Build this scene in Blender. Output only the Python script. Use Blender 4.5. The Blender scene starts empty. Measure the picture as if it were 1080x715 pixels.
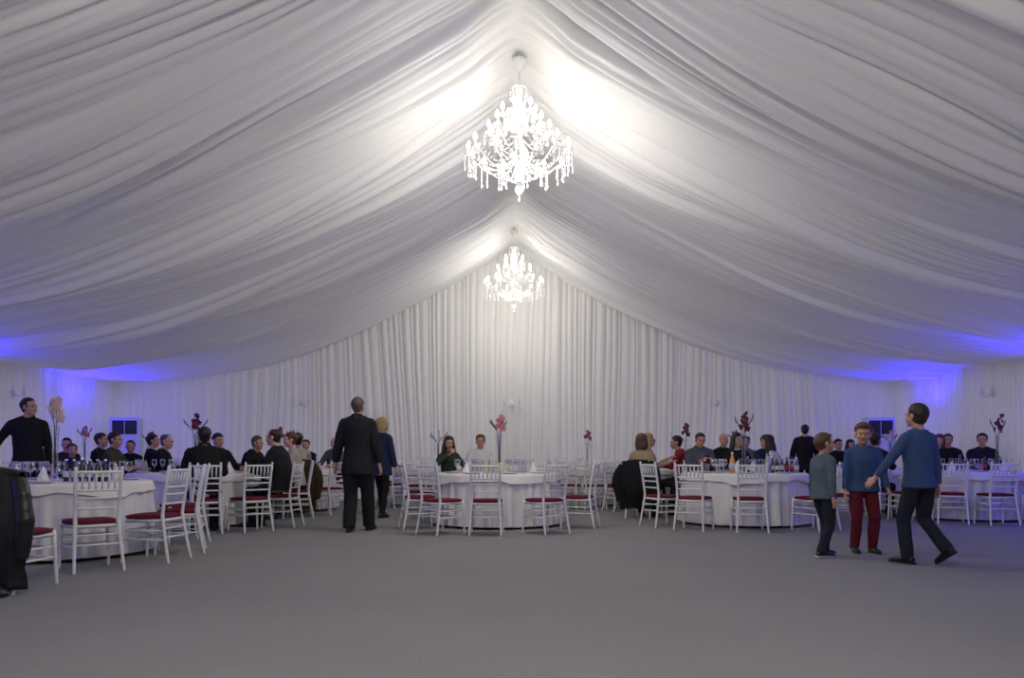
import bpy, bmesh, math, random
import numpy as np
from mathutils import Vector, Matrix, Quaternion

random.seed(7)
PI = math.pi
scn = bpy.context.scene
COL = scn.collection
V = Vector

# ------------------------------------------------------------------ materials
MATS = {}
def mat(name, col, rough=0.6, metal=0.0, spec=0.4, noise=0.0, nscale=40.0, bump=0.0, bscale=80.0,
        emit=None, estr=0.0, sheen=0.0, sub=0.0):
    if name in MATS:
        return MATS[name]
    m = bpy.data.materials.new(name)
    m.use_nodes = True
    nt = m.node_tree
    b = nt.nodes['Principled BSDF']
    b.inputs['Base Color'].default_value = (*col, 1)
    b.inputs['Roughness'].default_value = rough
    b.inputs['Metallic'].default_value = metal
    b.inputs['Specular IOR Level'].default_value = spec
    if sheen:
        b.inputs['Sheen Weight'].default_value = sheen
    if emit:
        b.inputs['Emission Color'].default_value = (*emit, 1)
        b.inputs['Emission Strength'].default_value = estr
    if noise > 0 or bump > 0:
        tc = nt.nodes.new('ShaderNodeTexCoord')
    if noise > 0:
        n = nt.nodes.new('ShaderNodeTexNoise'); n.inputs['Scale'].default_value = nscale
        n.inputs['Detail'].default_value = 4
        nt.links.new(tc.outputs['Object'], n.inputs['Vector'])
        r = nt.nodes.new('ShaderNodeMapRange')
        r.inputs['From Min'].default_value = 0.3; r.inputs['From Max'].default_value = 0.7
        r.inputs['To Min'].default_value = 1 - noise; r.inputs['To Max'].default_value = 1 + noise
        nt.links.new(n.outputs['Fac'], r.inputs['Value'])
        mx = nt.nodes.new('ShaderNodeVectorMath'); mx.operation = 'SCALE'
        mx.inputs[0].default_value = col
        nt.links.new(r.outputs['Result'], mx.inputs['Scale'])
        nt.links.new(mx.outputs['Vector'], b.inputs['Base Color'])
    if bump > 0:
        n2 = nt.nodes.new('ShaderNodeTexNoise'); n2.inputs['Scale'].default_value = bscale
        n2.inputs['Detail'].default_value = 3
        nt.links.new(tc.outputs['Object'], n2.inputs['Vector'])
        bp = nt.nodes.new('ShaderNodeBump'); bp.inputs['Strength'].default_value = bump
        bp.inputs['Distance'].default_value = 0.01
        nt.links.new(n2.outputs['Fac'], bp.inputs['Height'])
        nt.links.new(bp.outputs['Normal'], b.inputs['Normal'])
    MATS[name] = m
    return m

def glass_mat(name, tint=(1, 1, 1), gloss=0.35):
    if name in MATS:
        return MATS[name]
    m = bpy.data.materials.new(name); m.use_nodes = True
    nt = m.node_tree; nt.nodes.clear()
    o = nt.nodes.new('ShaderNodeOutputMaterial')
    t = nt.nodes.new('ShaderNodeBsdfTransparent'); t.inputs['Color'].default_value = (*tint, 1)
    g = nt.nodes.new('ShaderNodeBsdfGlossy'); g.inputs['Roughness'].default_value = 0.08
    g.inputs['Color'].default_value = (1, 1, 1, 1)
    lw = nt.nodes.new('ShaderNodeLayerWeight'); lw.inputs['Blend'].default_value = gloss
    mx = nt.nodes.new('ShaderNodeMixShader')
    nt.links.new(lw.outputs['Facing'], mx.inputs['Fac'])
    nt.links.new(t.outputs[0], mx.inputs[1]); nt.links.new(g.outputs[0], mx.inputs[2])
    nt.links.new(mx.outputs[0], o.inputs['Surface'])
    MATS[name] = m
    return m

M_CEIL = mat('ceiling_satin', (0.80, 0.795, 0.79), 0.55, spec=0.3, bump=0.06, bscale=160)
M_WALL = mat('curtain_voile', (0.79, 0.78, 0.745), 0.8, spec=0.15, bump=0.05, bscale=200)
M_WHITE = mat('white_paint', (0.72, 0.72, 0.73), 0.4, spec=0.4, noise=0.04, nscale=30)
M_CUSH = mat('burgundy_fabric', (0.125, 0.009, 0.021), 0.8, spec=0.2, noise=0.15, nscale=60)
M_CLOTH = mat('white_tablecloth', (0.66, 0.65, 0.66), 0.8, spec=0.15, bump=0.08, bscale=220)
M_TOPPER = mat('ivory_tablecloth', (0.70, 0.69, 0.675), 0.75, spec=0.2, bump=0.08, bscale=220)
M_GLASS = glass_mat('clear_glass', (0.985, 0.985, 0.99), 0.22)
M_VASE = glass_mat('vase_glass', (0.955, 0.97, 0.97), 0.25)
M_SKIN = mat('skin', (0.50, 0.27, 0.19), 0.55, spec=0.35, noise=0.06, nscale=25)
M_SKIN2 = mat('skin_pink', (0.58, 0.32, 0.25), 0.55, spec=0.35, noise=0.06, nscale=25)
M_LIP = mat('lips', (0.36, 0.10, 0.09), 0.5)
M_EYE = mat('eye_white', (0.42, 0.38, 0.36), 0.4, spec=.2)
M_IRIS = mat('iris_dark', (0.02, 0.014, 0.01), 0.25)
M_METAL = mat('chrome', (0.7, 0.7, 0.72), 0.25, metal=1.0)
M_DARKWOOD = mat('table_board', (0.25, 0.17, 0.10), 0.6, noise=0.2, nscale=12)
M_BLACKLEATHER = mat('black_leather', (0.010, 0.010, 0.011), 0.42, spec=0.45, bump=0.25, bscale=35)
M_CHINA = mat('white_china', (0.82, 0.82, 0.82), 0.2, spec=0.5, noise=0.02, nscale=10)
M_NAPKIN = mat('white_napkin', (0.80, 0.80, 0.80), 0.8, spec=0.2, noise=0.03, nscale=30)

# ------------------------------------------------------------------ mesh helpers
class MB:
    def __init__(s):
        s.v = []; s.f = []
    def add(s, vs, fs):
        o = len(s.v)
        s.v += [tuple(p) for p in vs]
        s.f += [tuple(i + o for i in f) for f in fs]
    def tube(s, pts, rad, seg=10, side=None, cap=True, round_cap=False):
        pts = [V(p) for p in pts]
        n = len(pts)
        rad = [(r, r) if not isinstance(r, (tuple, list)) else r for r in (rad if isinstance(rad, (list,)) else [rad] * n)]
        tans = []
        for i in range(n):
            a = pts[max(0, i - 1)]; b = pts[min(n - 1, i + 1)]
            t = b - a
            tans.append(t.normalized() if t.length > 1e-9 else V((0, 0, 1)))
        if side is None:
            side = V((1, 0, 0)) if abs(tans[0].x) < 0.8 else V((0, 1, 0))
        sd = V(side)
        if round_cap:
            r0 = max(rad[0]); r1 = max(rad[-1])
            pts = [pts[0] - tans[0] * r0 * .8, pts[0] - tans[0] * r0 * .45] + pts + [pts[-1] + tans[-1] * r1 * .45, pts[-1] + tans[-1] * r1 * .8]
            rad = [(rad[0][0] * .35, rad[0][1] * .35), (rad[0][0] * .8, rad[0][1] * .8)] + rad + [(rad[-1][0] * .8, rad[-1][1] * .8), (rad[-1][0] * .35, rad[-1][1] * .35)]
            tans = [tans[0]] * 2 + tans + [tans[-1]] * 2
            n += 4
        vs = []; fs = []
        for i in range(n):
            t = tans[i]
            sd = sd - t * sd.dot(t)
            if sd.length < 1e-6:
                sd = t.orthogonal()
            sd.normalize()
            up = t.cross(sd)
            a, b = rad[i]
            for k in range(seg):
                an = 2 * PI * k / seg
                vs.append(pts[i] + sd * (a * math.cos(an)) + up * (b * math.sin(an)))
        for i in range(n - 1):
            for k in range(seg):
                k2 = (k + 1) % seg
                fs.append((i * seg + k, i * seg + k2, (i + 1) * seg + k2, (i + 1) * seg + k))
        if cap:
            fs.append(tuple(range(seg))[::-1])
            fs.append(tuple((n - 1) * seg + k for k in range(seg)))
        s.add(vs, fs)
    def ell(s, c, r, seg=16, rings=10, rot=None, fn=None):
        if not isinstance(r, (tuple, list)):
            r = (r, r, r)
        c = V(c)
        vs = [None]; fs = []
        pts = []
        for i in range(1, rings):
            th = PI * i / rings
            for k in range(seg):
                ph = 2 * PI * k / seg
                pts.append(V((math.sin(th) * math.cos(ph), math.sin(th) * math.sin(ph), math.cos(th))))
        allp = [V((0, 0, 1))] + pts + [V((0, 0, -1))]
        out = []
        for d in allp:
            k = fn(d) if fn else 1.0
            p = V((d.x * r[0] * k, d.y * r[1] * k, d.z * r[2] * k))
            if rot is not None:
                p = rot @ p
            out.append(c + p)
        for k in range(seg):
            fs.append((0, 1 + k, 1 + (k + 1) % seg))
        for i in range(rings - 2):
            for k in range(seg):
                a = 1 + i * seg + k; b = 1 + i * seg + (k + 1) % seg
                fs.append((a, a + seg, b + seg, b))
        last = len(out) - 1; o = 1 + (rings - 2) * seg
        for k in range(seg):
            fs.append((last, o + (k + 1) % seg, o + k))
        s.add(out, fs)
    def lathe(s, prof, seg=16, c=(0, 0, 0)):
        """prof: (r, z) list, open revolve; r=0 ends closed."""
        vs = []; fs = []; cx, cy, cz = c
        for r, z in prof:
            for k in range(seg):
                an = 2 * PI * k / seg
                vs.append((cx + r * math.cos(an), cy + r * math.sin(an), cz + z))
        n = len(prof)
        for i in range(n - 1):
            for k in range(seg):
                k2 = (k + 1) % seg
                fs.append((i * seg + k, i * seg + k2, (i + 1) * seg + k2, (i + 1) * seg + k))
        s.add(vs, fs)
    def rbox(s, c, size, b=0.01, nsub=0):
        """bevelled box"""
        bm = bmesh.new()
        bmesh.ops.create_cube(bm, size=1)
        for v in bm.verts:
            v.co = V((v.co.x * size[0], v.co.y * size[1], v.co.z * size[2]))
        if b > 0:
            bmesh.ops.bevel(bm, geom=list(bm.edges), offset=b, segments=2, affect='EDGES', profile=0.5)
        bm.verts.ensure_lookup_table()
        vs = [v.co + V(c) for v in bm.verts]
        fs = [tuple(v.index for v in f.verts) for f in bm.faces]
        bm.free()
        s.add(vs, fs)
    def mesh(s, name, m=None, smooth=True):
        me = bpy.data.meshes.new(name)
        me.from_pydata(s.v, [], s.f)
        me.update()
        if smooth:
            me.polygons.foreach_set('use_smooth', [True] * len(me.polygons))
        if m:
            me.materials.append(m)
        return me
    def obj(s, name, m, parent=None, smooth=True):
        return link(name, s.mesh(name, m, smooth), parent)

def link(name, me, parent=None, loc=None, rz=None):
    o = bpy.data.objects.new(name, me)
    COL.objects.link(o)
    if parent is not None:
        o.parent = parent
    if loc is not None:
        o.location = loc
    if rz is not None:
        o.rotation_euler = (0, 0, rz)
    return o

def tag(o, label, cat=None, group=None, kind=None):
    if label: o['label'] = label
    if cat: o['category'] = cat
    if group: o['group'] = group
    if kind: o['kind'] = kind
    return o

def thing(name, label, cat, loc=(0, 0, 0), rz=0, group=None):
    o = bpy.data.objects.new(name, None)
    o.empty_display_size = 0.1
    COL.objects.link(o)
    o.location = loc; o.rotation_euler = (0, 0, rz)
    return tag(o, label, cat, group)

def copy_tree(o, loc=None, rz=None, label=None, group=None, parent=None):
    c = o.copy(); COL.objects.link(c)
    if parent is not None:
        c.parent = parent
    if loc is not None: c.location = loc
    if rz is not None: c.rotation_euler = (0, 0, rz)
    if label: c['label'] = label
    if group: c['group'] = group
    for ch in list(o.children):
        copy_tree(ch, parent=c)
    return c

def remesh(mb, vox, smooth_it=3, name='m', m=None, wrinkle=0.0, seed=0):
    me = mb.mesh('tmp')
    ob = bpy.data.objects.new('tmp', me); COL.objects.link(ob)
    md = ob.modifiers.new('r', 'REMESH'); md.mode = 'VOXEL'; md.voxel_size = vox
    if smooth_it:
        sm = ob.modifiers.new('s', 'SMOOTH'); sm.factor = 0.5; sm.iterations = smooth_it
    dg = bpy.context.evaluated_depsgraph_get()
    ev = ob.evaluated_get(dg)
    out = bpy.data.meshes.new_from_object(ev)
    bpy.data.objects.remove(ob); bpy.data.meshes.remove(me)
    out.name = name
    n = len(out.vertices)
    if wrinkle > 0 and n:
        co = np.empty(n * 3, np.float32); out.vertices.foreach_get('co', co); co = co.reshape(-1, 3)
        no = np.empty(n * 3, np.float32); out.vertices.foreach_get('normal', no); no = no.reshape(-1, 3)
        rng = np.random.RandomState(seed)
        w = np.zeros(n)
        for fq in (14, 23, 37, 55):
            d = rng.normal(size=3); d[2] *= 1.5; d /= np.linalg.norm(d)
            d2 = rng.normal(size=3); d2 /= np.linalg.norm(d2)
            w += np.sin(co @ d * fq + 1.7 * np.sin(co @ d2 * fq * .6 + rng.rand() * 6) + rng.rand() * 6) * (14 / fq)
        co += no * (w * wrinkle)[:, None]
        out.vertices.foreach_set('co', co.ravel()); out.update()
    out.polygons.foreach_set('use_smooth', [True] * len(out.polygons))
    out.materials.clear()
    if m: out.materials.append(m)
    return out

# ------------------------------------------------------------------ camera
F = 830.0
cam_d = bpy.data.cameras.new('camera')
cam = bpy.data.objects.new('camera', cam_d); COL.objects.link(cam)
cam.location = (0, 0, 1.05); cam.rotation_euler = (PI / 2, 0, 0)
cam_d.sensor_width = 36.0; cam_d.lens = F / 1080 * 36
cam_d.shift_y = (478 - 357.5) / 1080
cam_d.clip_end = 100
scn.camera = cam

# ------------------------------------------------------------------ room shell
XL, XR, YB, XRID = -9.19, 8.86, 18.16, 0.07
PD = [0, 0.18, 0.4, 0.8, 1.5, 2.0, 2.58, 3.65, 4.7, 5.75, 7.4, 9.3]
PH = [5.80, 5.76, 5.62, 5.38, 4.97, 4.72, 4.44, 3.94, 3.55, 3.24, 2.91, 2.70]
def profile(d):
    return np.interp(np.abs(d), PD, PH)
def smooth_profile(d):
    d = np.abs(d); acc = 0
    for k in (-.5, -.25, 0, .25, .5):
        acc = acc + profile(np.abs(d + k * np.minimum(1, d / 1.0) ))
    return acc / 5

def grid_mesh(name, P, m):
    ny, nx, _ = P.shape
    idx = np.arange(ny * nx).reshape(ny, nx)
    f = np.stack([idx[:-1, :-1], idx[:-1, 1:], idx[1:, 1:], idx[1:, :-1]], -1).reshape(-1, 4)
    me = bpy.data.meshes.new(name)
    me.vertices.add(ny * nx); me.vertices.foreach_set('co', P.astype(np.float32).ravel())
    nf = len(f)
    me.loops.add(nf * 4); me.loops.foreach_set('vertex_index', f.astype(np.int32).ravel())
    me.polygons.add(nf)
    me.polygons.foreach_set('loop_start', np.arange(0, nf * 4, 4, dtype=np.int32))
    me.polygons.foreach_set('use_smooth', np.ones(nf, bool))
    me.update(calc_edges=True); me.validate()
    me.materials.append(m)
    return me

def pleats(rng, lo, hi, dmin, dmax):
    x = lo; out = [x]
    while x < hi:
        x += rng.uniform(dmin, dmax) * (0.5 if rng.rand() < .25 else 1.0); out.append(x)
    return np.array(out)

def pleat_height(coord, lines, amps):
    i = np.clip(np.searchsorted(lines, coord) - 1, 0, len(lines) - 2)
    w = lines[i + 1] - lines[i]
    t = (coord - lines[i]) / w
    return amps[i] * np.sqrt(np.maximum(w, 0.01) / .3) * np.abs(np.sin(PI * np.clip(t, 0, 1))) ** 0.8

def translucent(m, share, tint):
    nt = m.node_tree
    b = nt.nodes['Principled BSDF']; out = [n for n in nt.nodes if n.type == 'OUTPUT_MATERIAL'][0]
    t = nt.nodes.new('ShaderNodeBsdfTranslucent'); t.inputs['Color'].default_value = (*tint, 1)
    mx = nt.nodes.new('ShaderNodeMixShader'); mx.inputs['Fac'].default_value = share
    nt.links.new(b.outputs[0], mx.inputs[1]); nt.links.new(t.outputs[0], mx.inputs[2])
    nt.links.new(mx.outputs[0], out.inputs['Surface'])
translucent(M_CEIL, .15, (.8, .79, .79))
translucent(M_WALL, .22, (.8, .79, .78))

def build_ceiling():
    rng = np.random.RandomState(3)
    ys = np.arange(-2.0, YB + 0.12, 0.018)
    half = np.concatenate([np.linspace(0, 1, 14)[:-1], np.linspace(1, 9.35, 62)])
    xs = np.concatenate([-half[::-1][:-1], half]) + XRID
    Y, X = np.meshgrid(ys, xs, indexing='ij')
    D = np.abs(X - XRID)
    side = np.where(X < XRID, 0.0, 7.3)
    Z = smooth_profile(D)
    off = np.zeros_like(Z)
    for (dmin, dmax, A, wamp, sd) in ((.30, .85, .11, .16, 1), (.12, .36, .075, .10, 2), (.06, .14, .024, .05, 5)):
        r2 = np.random.RandomState(sd)
        ln = pleats(r2, -4, YB + 3, dmin, dmax); am = A * r2.uniform(.35, 1.2, len(ln))
        warp = wamp * (np.sin(D * .55 + Y * .9 + side) + .6 * np.sin(D * 1.1 - Y * 1.7 + side * 2) + .35 * np.sin(D * .33 + Y * 4.1 + side)) + side * .37
        off -= pleat_height(Y + warp, ln, am) * (0.9 + .4 * np.sin(D * .8 + Y * 2.3 + side))
    att = np.clip((D + .04) / .6, 0.12, 1) * np.clip((9.6 - D) / 1.5, .35, 1)
    # each bay sags a little between its frames
    off += -.05 * np.abs(np.sin(Y * PI / 5.0)) * np.clip(D / 2, 0, 1)
    Z = Z + off * att
    P = np.stack([X, Y, Z], -1)
    o = link('ceiling', grid_mesh('ceiling', P, M_CEIL))
    tag(o, 'white pleated satin drape lining the pitched tent roof', None, None, 'structure')

def fold_curve(c, sd, scale=.75):
    r = np.random.RandomState(sd)
    ln = pleats(r, c.min() - 2, c.max() + 2, .10 * scale, .30 * scale)
    am = .095 * r.uniform(.3, 1.15, len(ln))
    return ln, am

def build_wall(name, a0, a1, fixed, axis, topfn, sd, label):
    n = int((a1 - a0) / .014); nz = 28
    A = np.linspace(a0, a1, n); T = np.linspace(0, 1, nz)
    TT, AA = np.meshgrid(T, A, indexing='ij')
    ln, am = fold_curve(A, sd)
    warp = .10 * np.sin(AA * 1.3 + sd) * (1 - TT) + .05 * np.sin(AA * 3.1 + TT * 2.0) * (1 - TT) + .05 * np.sin(TT * 3 + AA * .7)
    off = pleat_height(AA + warp, ln, am) * (0.65 + .35 * TT)
    r = np.random.RandomState(sd + 9)
    ln2 = pleats(r, a0 - 2, a1 + 2, .05, .10); am2 = .022 * r.uniform(.2, 1, len(ln2))
    off += pleat_height(AA + warp * .5, ln2, am2) * (.25 + .75 * TT ** 3)
    H = topfn(A)[None, :]
    Z = TT * H
    if axis == 'x':
        P = np.stack([AA, fixed - off, Z], -1)
    else:
        s = 1 if fixed < 0 else -1
        P = np.stack([fixed + s * off, AA, Z], -1)
    o = link(name, grid_mesh(name, P, M_WALL))
    tag(o, label, None, None, 'structure')

def build_floor():
    m = bpy.data.materials.new('grey_carpet'); m.use_nodes = True
    nt = m.node_tree; b = nt.nodes['Principled BSDF']
    tc = nt.nodes.new('ShaderNodeTexCoord')
    n = nt.nodes.new('ShaderNodeTexNoise'); n.inputs['Scale'].default_value = 110; n.inputs['Detail'].default_value = 6
    n2 = nt.nodes.new('ShaderNodeTexNoise'); n2.inputs['Scale'].default_value = .8; n2.inputs['Detail'].default_value = 3
    nt.links.new(tc.outputs['Object'], n.inputs['Vector']); nt.links.new(tc.outputs['Object'], n2.inputs['Vector'])
    r = nt.nodes.new('ShaderNodeValToRGB')
    r.color_ramp.elements[0].position = .32; r.color_ramp.elements[1].position = .68
    r.color_ramp.elements[0].color = (.175, .172, .172, 1); r.color_ramp.elements[1].color = (.262, .258, .257, 1)
    nt.links.new(n.outputs['Fac'], r.inputs['Fac'])
    mr = nt.nodes.new('ShaderNodeMapRange'); mr.inputs['To Min'].default_value = .9; mr.inputs['To Max'].default_value = 1.1
    nt.links.new(n2.outputs['Fac'], mr.inputs['Value'])
    vm = nt.nodes.new('ShaderNodeVectorMath'); vm.operation = 'SCALE'
    nt.links.new(r.outputs['Color'], vm.inputs[0]); nt.links.new(mr.outputs['Result'], vm.inputs['Scale'])
    nt.links.new(vm.outputs['Vector'], b.inputs['Base Color'])
    b.inputs['Roughness'].default_value = .95; b.inputs['Specular IOR Level'].default_value = .1
    bp = nt.nodes.new('ShaderNodeBump'); bp.inputs['Strength'].default_value = .4; bp.inputs['Distance'].default_value = .006
    n3 = nt.nodes.new('ShaderNodeTexNoise'); n3.inputs['Scale'].default_value = 140
    nt.links.new(tc.outputs['Object'], n3.inputs['Vector'])
    nt.links.new(n3.outputs['Fac'], bp.inputs['Height']); nt.links.new(bp.outputs['Normal'], b.inputs['Normal'])
    mb = MB(); 
    xs = np.linspace(XL - .1, XR + .1, 40); ys = np.linspace(-2, YB + .1, 40)
    for i in range(39):
        pass
    vs = [(x, y, 0) for y in ys for x in xs]
    fs = [(j * 40 + i, j * 40 + i + 1, (j + 1) * 40 + i + 1, (j + 1) * 40 + i) for j in range(39) for i in range(39)]
    mb.add(vs, fs)
    o = mb.obj('floor', m); tag(o, 'flat grey carpet covering the whole tent floor', None, None, 'structure')

build_ceiling()
build_wall('wall_back', XL, XR, YB, 'x', lambda A: smooth_profile(A - XRID) + .02, 21, 'white gathered curtain closing the rear gable')
build_wall('wall_left', -2.0, YB, XL, 'y', lambda A: A * 0 + 2.72, 33, 'white gathered curtain along the left side')
build_wall('wall_right', -2.0, YB, XR, 'y', lambda A: A * 0 + 2.76, 47, 'white gathered curtain along the right side')
build_floor()
build_wall('wall_front', XL, XR, -2.0, 'x', lambda A: smooth_profile(A - XRID) + .02, 55, 'white gathered curtain closing the entrance gable')

# ------------------------------------------------------------------ chandeliers
M_CRYSTAL = mat('crystal', (0.92, 0.92, 0.90), 0.12, spec=0.9)
M_CHWHITE = mat('white_enamel', (0.85, 0.85, 0.83), 0.3, spec=0.5)
M_BULB = mat('lit_bulb', (1, 1, 1), 0.4, emit=(1.0, 0.95, 0.84), estr=40)

def build_chandelier():
    root = thing('chandelier', 'larger glowing crystal chandelier hanging nearer, under the roof ridge', 'chandelier', (0, 0, 0),
                 group='crystal chandeliers under the ridge')
    # z measured from the canopy top downward
    c = MB(); c.lathe([(0, 0), (.085, 0), (.088, -.02), (.07, -.05), (.045, -.09), (.03, -.125), (.012, -.14), (0, -.14)], 20)
    c.obj('canopy', M_CHWHITE, root)
    c = MB(); c.tube([(0, 0, .12), (0, 0, -.005)], .012, 8); c.obj('ceiling_hook', M_CHWHITE, root)
    c = MB()
    for k in range(9):
        a = .135 + k * .021
        c.ell((0, 0, -a - .01), (.010, .006, .014), 8, 6)
    c.tube([(0, 0, -.13), (0, 0, -.34)], .006, 6)
    c.obj('chain', M_CHWHITE, root)
    col = MB()
    prof = [(0, -.32), (.05, -.33), (.06, -.37), (.035, -.42), (.03, -.47), (.065, -.53), (.075, -.58), (.05, -.64), (.03, -.70),
            (.055, -.76), (.085, -.82), (.06, -.88), (.035, -.95), (.06, -1.02), (.11, -1.08), (.12, -1.14), (.08, -1.22),
            (.04, -1.30), (.055, -1.36), (.05, -1.42), (.02, -1.46), (0, -1.46)]
    col.lathe(prof, 18); col.obj('glass_column', M_CRYSTAL, root)
    # crown of crystals at the top
    cr = MB(); cr.lathe([(.07, -.335), (.092, -.33), (.10, -.345), (.08, -.36)], 20)
    cr.obj('crown_ring', M_CHWHITE, root)
    def strand(m, x, y, z, n, r0=.010, drop=.034):
        for i in range(n):
            m.ell((x, y, z - i * .024), (r0 * .8, r0 * .8, .011), 6, 4)
        m.ell((x, y, z - n * .024 - drop * .4), (r0 * 1.25, r0 * .9, drop * .8), 6, 5)
    for k in range(8):
        a = 2 * PI * k / 8
        m = MB(); strand(m, .10 * math.cos(a), .10 * math.sin(a), -.36, 4)
        m.obj('crystal_drop', M_CRYSTAL, root)
    # bead garlands between tiers
    for k in range(12):
        a = 2 * PI * (k + .5) / 12
        m = MB()
        for i in range(15):
            t = i / 14
            rr = .06 + (.33 - .06) * t ** 1.6; zz = -.62 - .36 * t - .06 * math.sin(PI * t)
            m.ell((rr * math.cos(a), rr * math.sin(a), zz), .0115, 6, 4)
        m.obj('bead_garland', M_CRYSTAL, root)
    for k in range(12):
        a = 2 * PI * k / 12
        m = MB()
        for i in range(13):
            t = i / 12
            rr = .10 + .42 * t; zz = -1.16 + .05 * t - .12 * math.sin(PI * t)
            m.ell((rr * math.cos(a), rr * math.sin(a), zz), .0115, 6, 4)
        m.obj('bead_garland', M_CRYSTAL, root)
    tiers = [(6, .20, -.60, -.74, .2), (8, .36, -.80, -.95, .0), (14, .60, -1.08, -1.16, .12)]
    for ti, (n, R, ztip, zroot, ph) in enumerate(tiers):
        for k in range(n):
            a = 2 * PI * k / n + ph
            ca, sa = math.cos(a), math.sin(a)
            m = MB()
            pts = []
            for i in range(9):
                t = i / 8
                rr = .05 + (R - .05) * t
                zz = zroot + (ztip - .10 - zroot) * t - .10 * math.sin(PI * min(1, t * 1.15)) * (1 + R)
                pts.append((rr * ca, rr * sa, zz))
            pts.append((R * ca, R * sa, ztip - .085))
            m.tube(pts, [.009] * len(pts), 7)
            arm = m.obj('arm', M_CRYSTAL, root)
            b = MB(); b.lathe([(0, -.012), (.03, -.006), (.052, .008), (.05, .012), (.028, 0), (0, -.004)], 14, (R * ca, R * sa, ztip - .075))
            b.obj('bobeche', M_CRYSTAL, arm)
            cd = MB(); cd.tube([(R * ca, R * sa, ztip - .075), (R * ca, R * sa, ztip)], .012, 8)
            cd.obj('candle_sleeve', M_CHWHITE, arm)
            bl = MB(); bl.lathe([(0, 0), (.014, .004), (.023, .022), (.022, .04), (.012, .065), (.004, .085), (0, .088)], 10, (R * ca, R * sa, ztip))
            bl.obj('bulb', M_BULB, arm)
            ns = 4 if ti == 2 else 3
            for q in range(ns):
                b2 = 2 * PI * q / ns + a
                dr = MB()
                strand(dr, R * ca + .048 * math.cos(b2), R * sa + .048 * math.sin(b2), ztip - .085, 3 + (q + k) % 3 + (2 if ti == 2 else 0), .012)
                dr.obj('crystal_strand', M_CRYSTAL, arm)
    # bottom basket
    for k in range(12):
        a = 2 * PI * k / 12
        m = MB()
        for i in range(9):
            t = i / 8
            rr = .24 * math.cos(t * PI / 2) + .015; zz = -1.24 - .20 * math.sin(t * PI / 2)
            m.ell((rr * math.cos(a), rr * math.sin(a), zz), .012, 6, 4)
        strand(m, .25 * math.cos(a), .25 * math.sin(a), -1.26, 3)
        m.obj('basket_garland', M_CRYSTAL, root)
    m = MB(); m.lathe([(0, -1.46), (.02, -1.47), (.05, -1.52), (.05, -1.56), (.02, -1.60), (0, -1.61)], 16)
    strand(m, 0, 0, -1.62, 1)
    m.obj('finial_ball', M_CRYSTAL, root)
    return root

CH = [(0.085, 9.33, 5.72), (0.045, 16.5, 5.70)]
ch0 = build_chandelier(); ch0.location = CH[0]
ch1 = copy_tree(ch0, CH[1], 0.35, 'farther and smaller-looking crystal chandelier before the rear curtain')
ch1.scale = (1.0, 1.0, 1.0)

# ------------------------------------------------------------------ tables and cloths
def make_tablecloth(sd):
    rng = np.random.RandomState(sd)
    N = 288
    th = np.linspace(0, 2 * PI, N, endpoint=False)
    fold = np.zeros(N)
    for k, a in ((17, .4), (26, .6), (37, .6), (53, .3)):
        fold += a * np.sin(k * th + rng.rand() * 6.28 + .7 * np.sin(3 * th + rng.rand() * 6))
    fold = np.tanh(fold * .9)
    rings = [(0, .752), (.45, .752), (.85, .752), (.89, .751), (.903, .742), (.908, .72)]
    P = []
    for r, z in rings:
        P.append(np.stack([r * np.cos(th), r * np.sin(th), np.full(N, z)], -1))
    for i in range(1, 15):
        t = i / 14
        r = .908 + .050 * t + fold * .053 * t ** .75
        z = .72 - (.72 - .035) * t + .008 * fold * t
        P.append(np.stack([r * np.cos(th), r * np.sin(th), z], -1))
    P = np.array(P)
    P = np.concatenate([P, P[:, :1]], 1)
    return grid_mesh('tablecloth', P, M_CLOTH)

def make_topper(sd):
    rng = np.random.RandomState(sd + 50)
    N = 192
    th = np.linspace(0, 2 * PI, N, endpoint=False)
    wav = sum(a * np.sin(k * th + rng.rand() * 6.28) for k, a in ((5, .5), (9, .6), (16, .4), (23, .25)))
    sq = np.abs(np.cos(2 * th + rng.rand() * 3)) ** 3
    P = [np.stack([r * np.cos(th), r * np.sin(th), np.full(N, z)], -1) for r, z in ((0, .757), (.5, .757), (.87, .7575), (.90, .7565), (.918, .751))]
    drop = .085 + .014 * wav + .035 * sq
    for i in range(1, 6):
        t = i / 5
        r = .922 + .026 * t + .016 * t * np.tanh(wav)
        P.append(np.stack([r * np.cos(th), r * np.sin(th), .743 - drop * t], -1))
    P = np.array(P); P = np.concatenate([P, P[:, :1]], 1)
    return grid_mesh('topper', P, M_TOPPER)

CLOTHS = [make_tablecloth(s) for s in (1, 2, 3)]
TOPPERS = [make_topper(s) for s in (1, 2, 3)]

def make_table(label):
    t = thing('round_table', label, 'table', group='round banquet tables')
    m = MB(); m.lathe([(0, .715), (.885, .715), (.89, .73), (.885, .748), (0, .748)], 48); m.obj('tabletop', M_DARKWOOD, t)
    for k in range(4):
        a = PI / 4 + k * PI / 2
        m = MB(); m.tube([(.5 * math.cos(a), .5 * math.sin(a), .715), (.66 * math.cos(a), .66 * math.sin(a), .02), (.70 * math.cos(a), .70 * math.sin(a), .0)],
                         [.018, .018, .02], 8); m.obj('leg', M_METAL, t)
    return t

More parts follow.
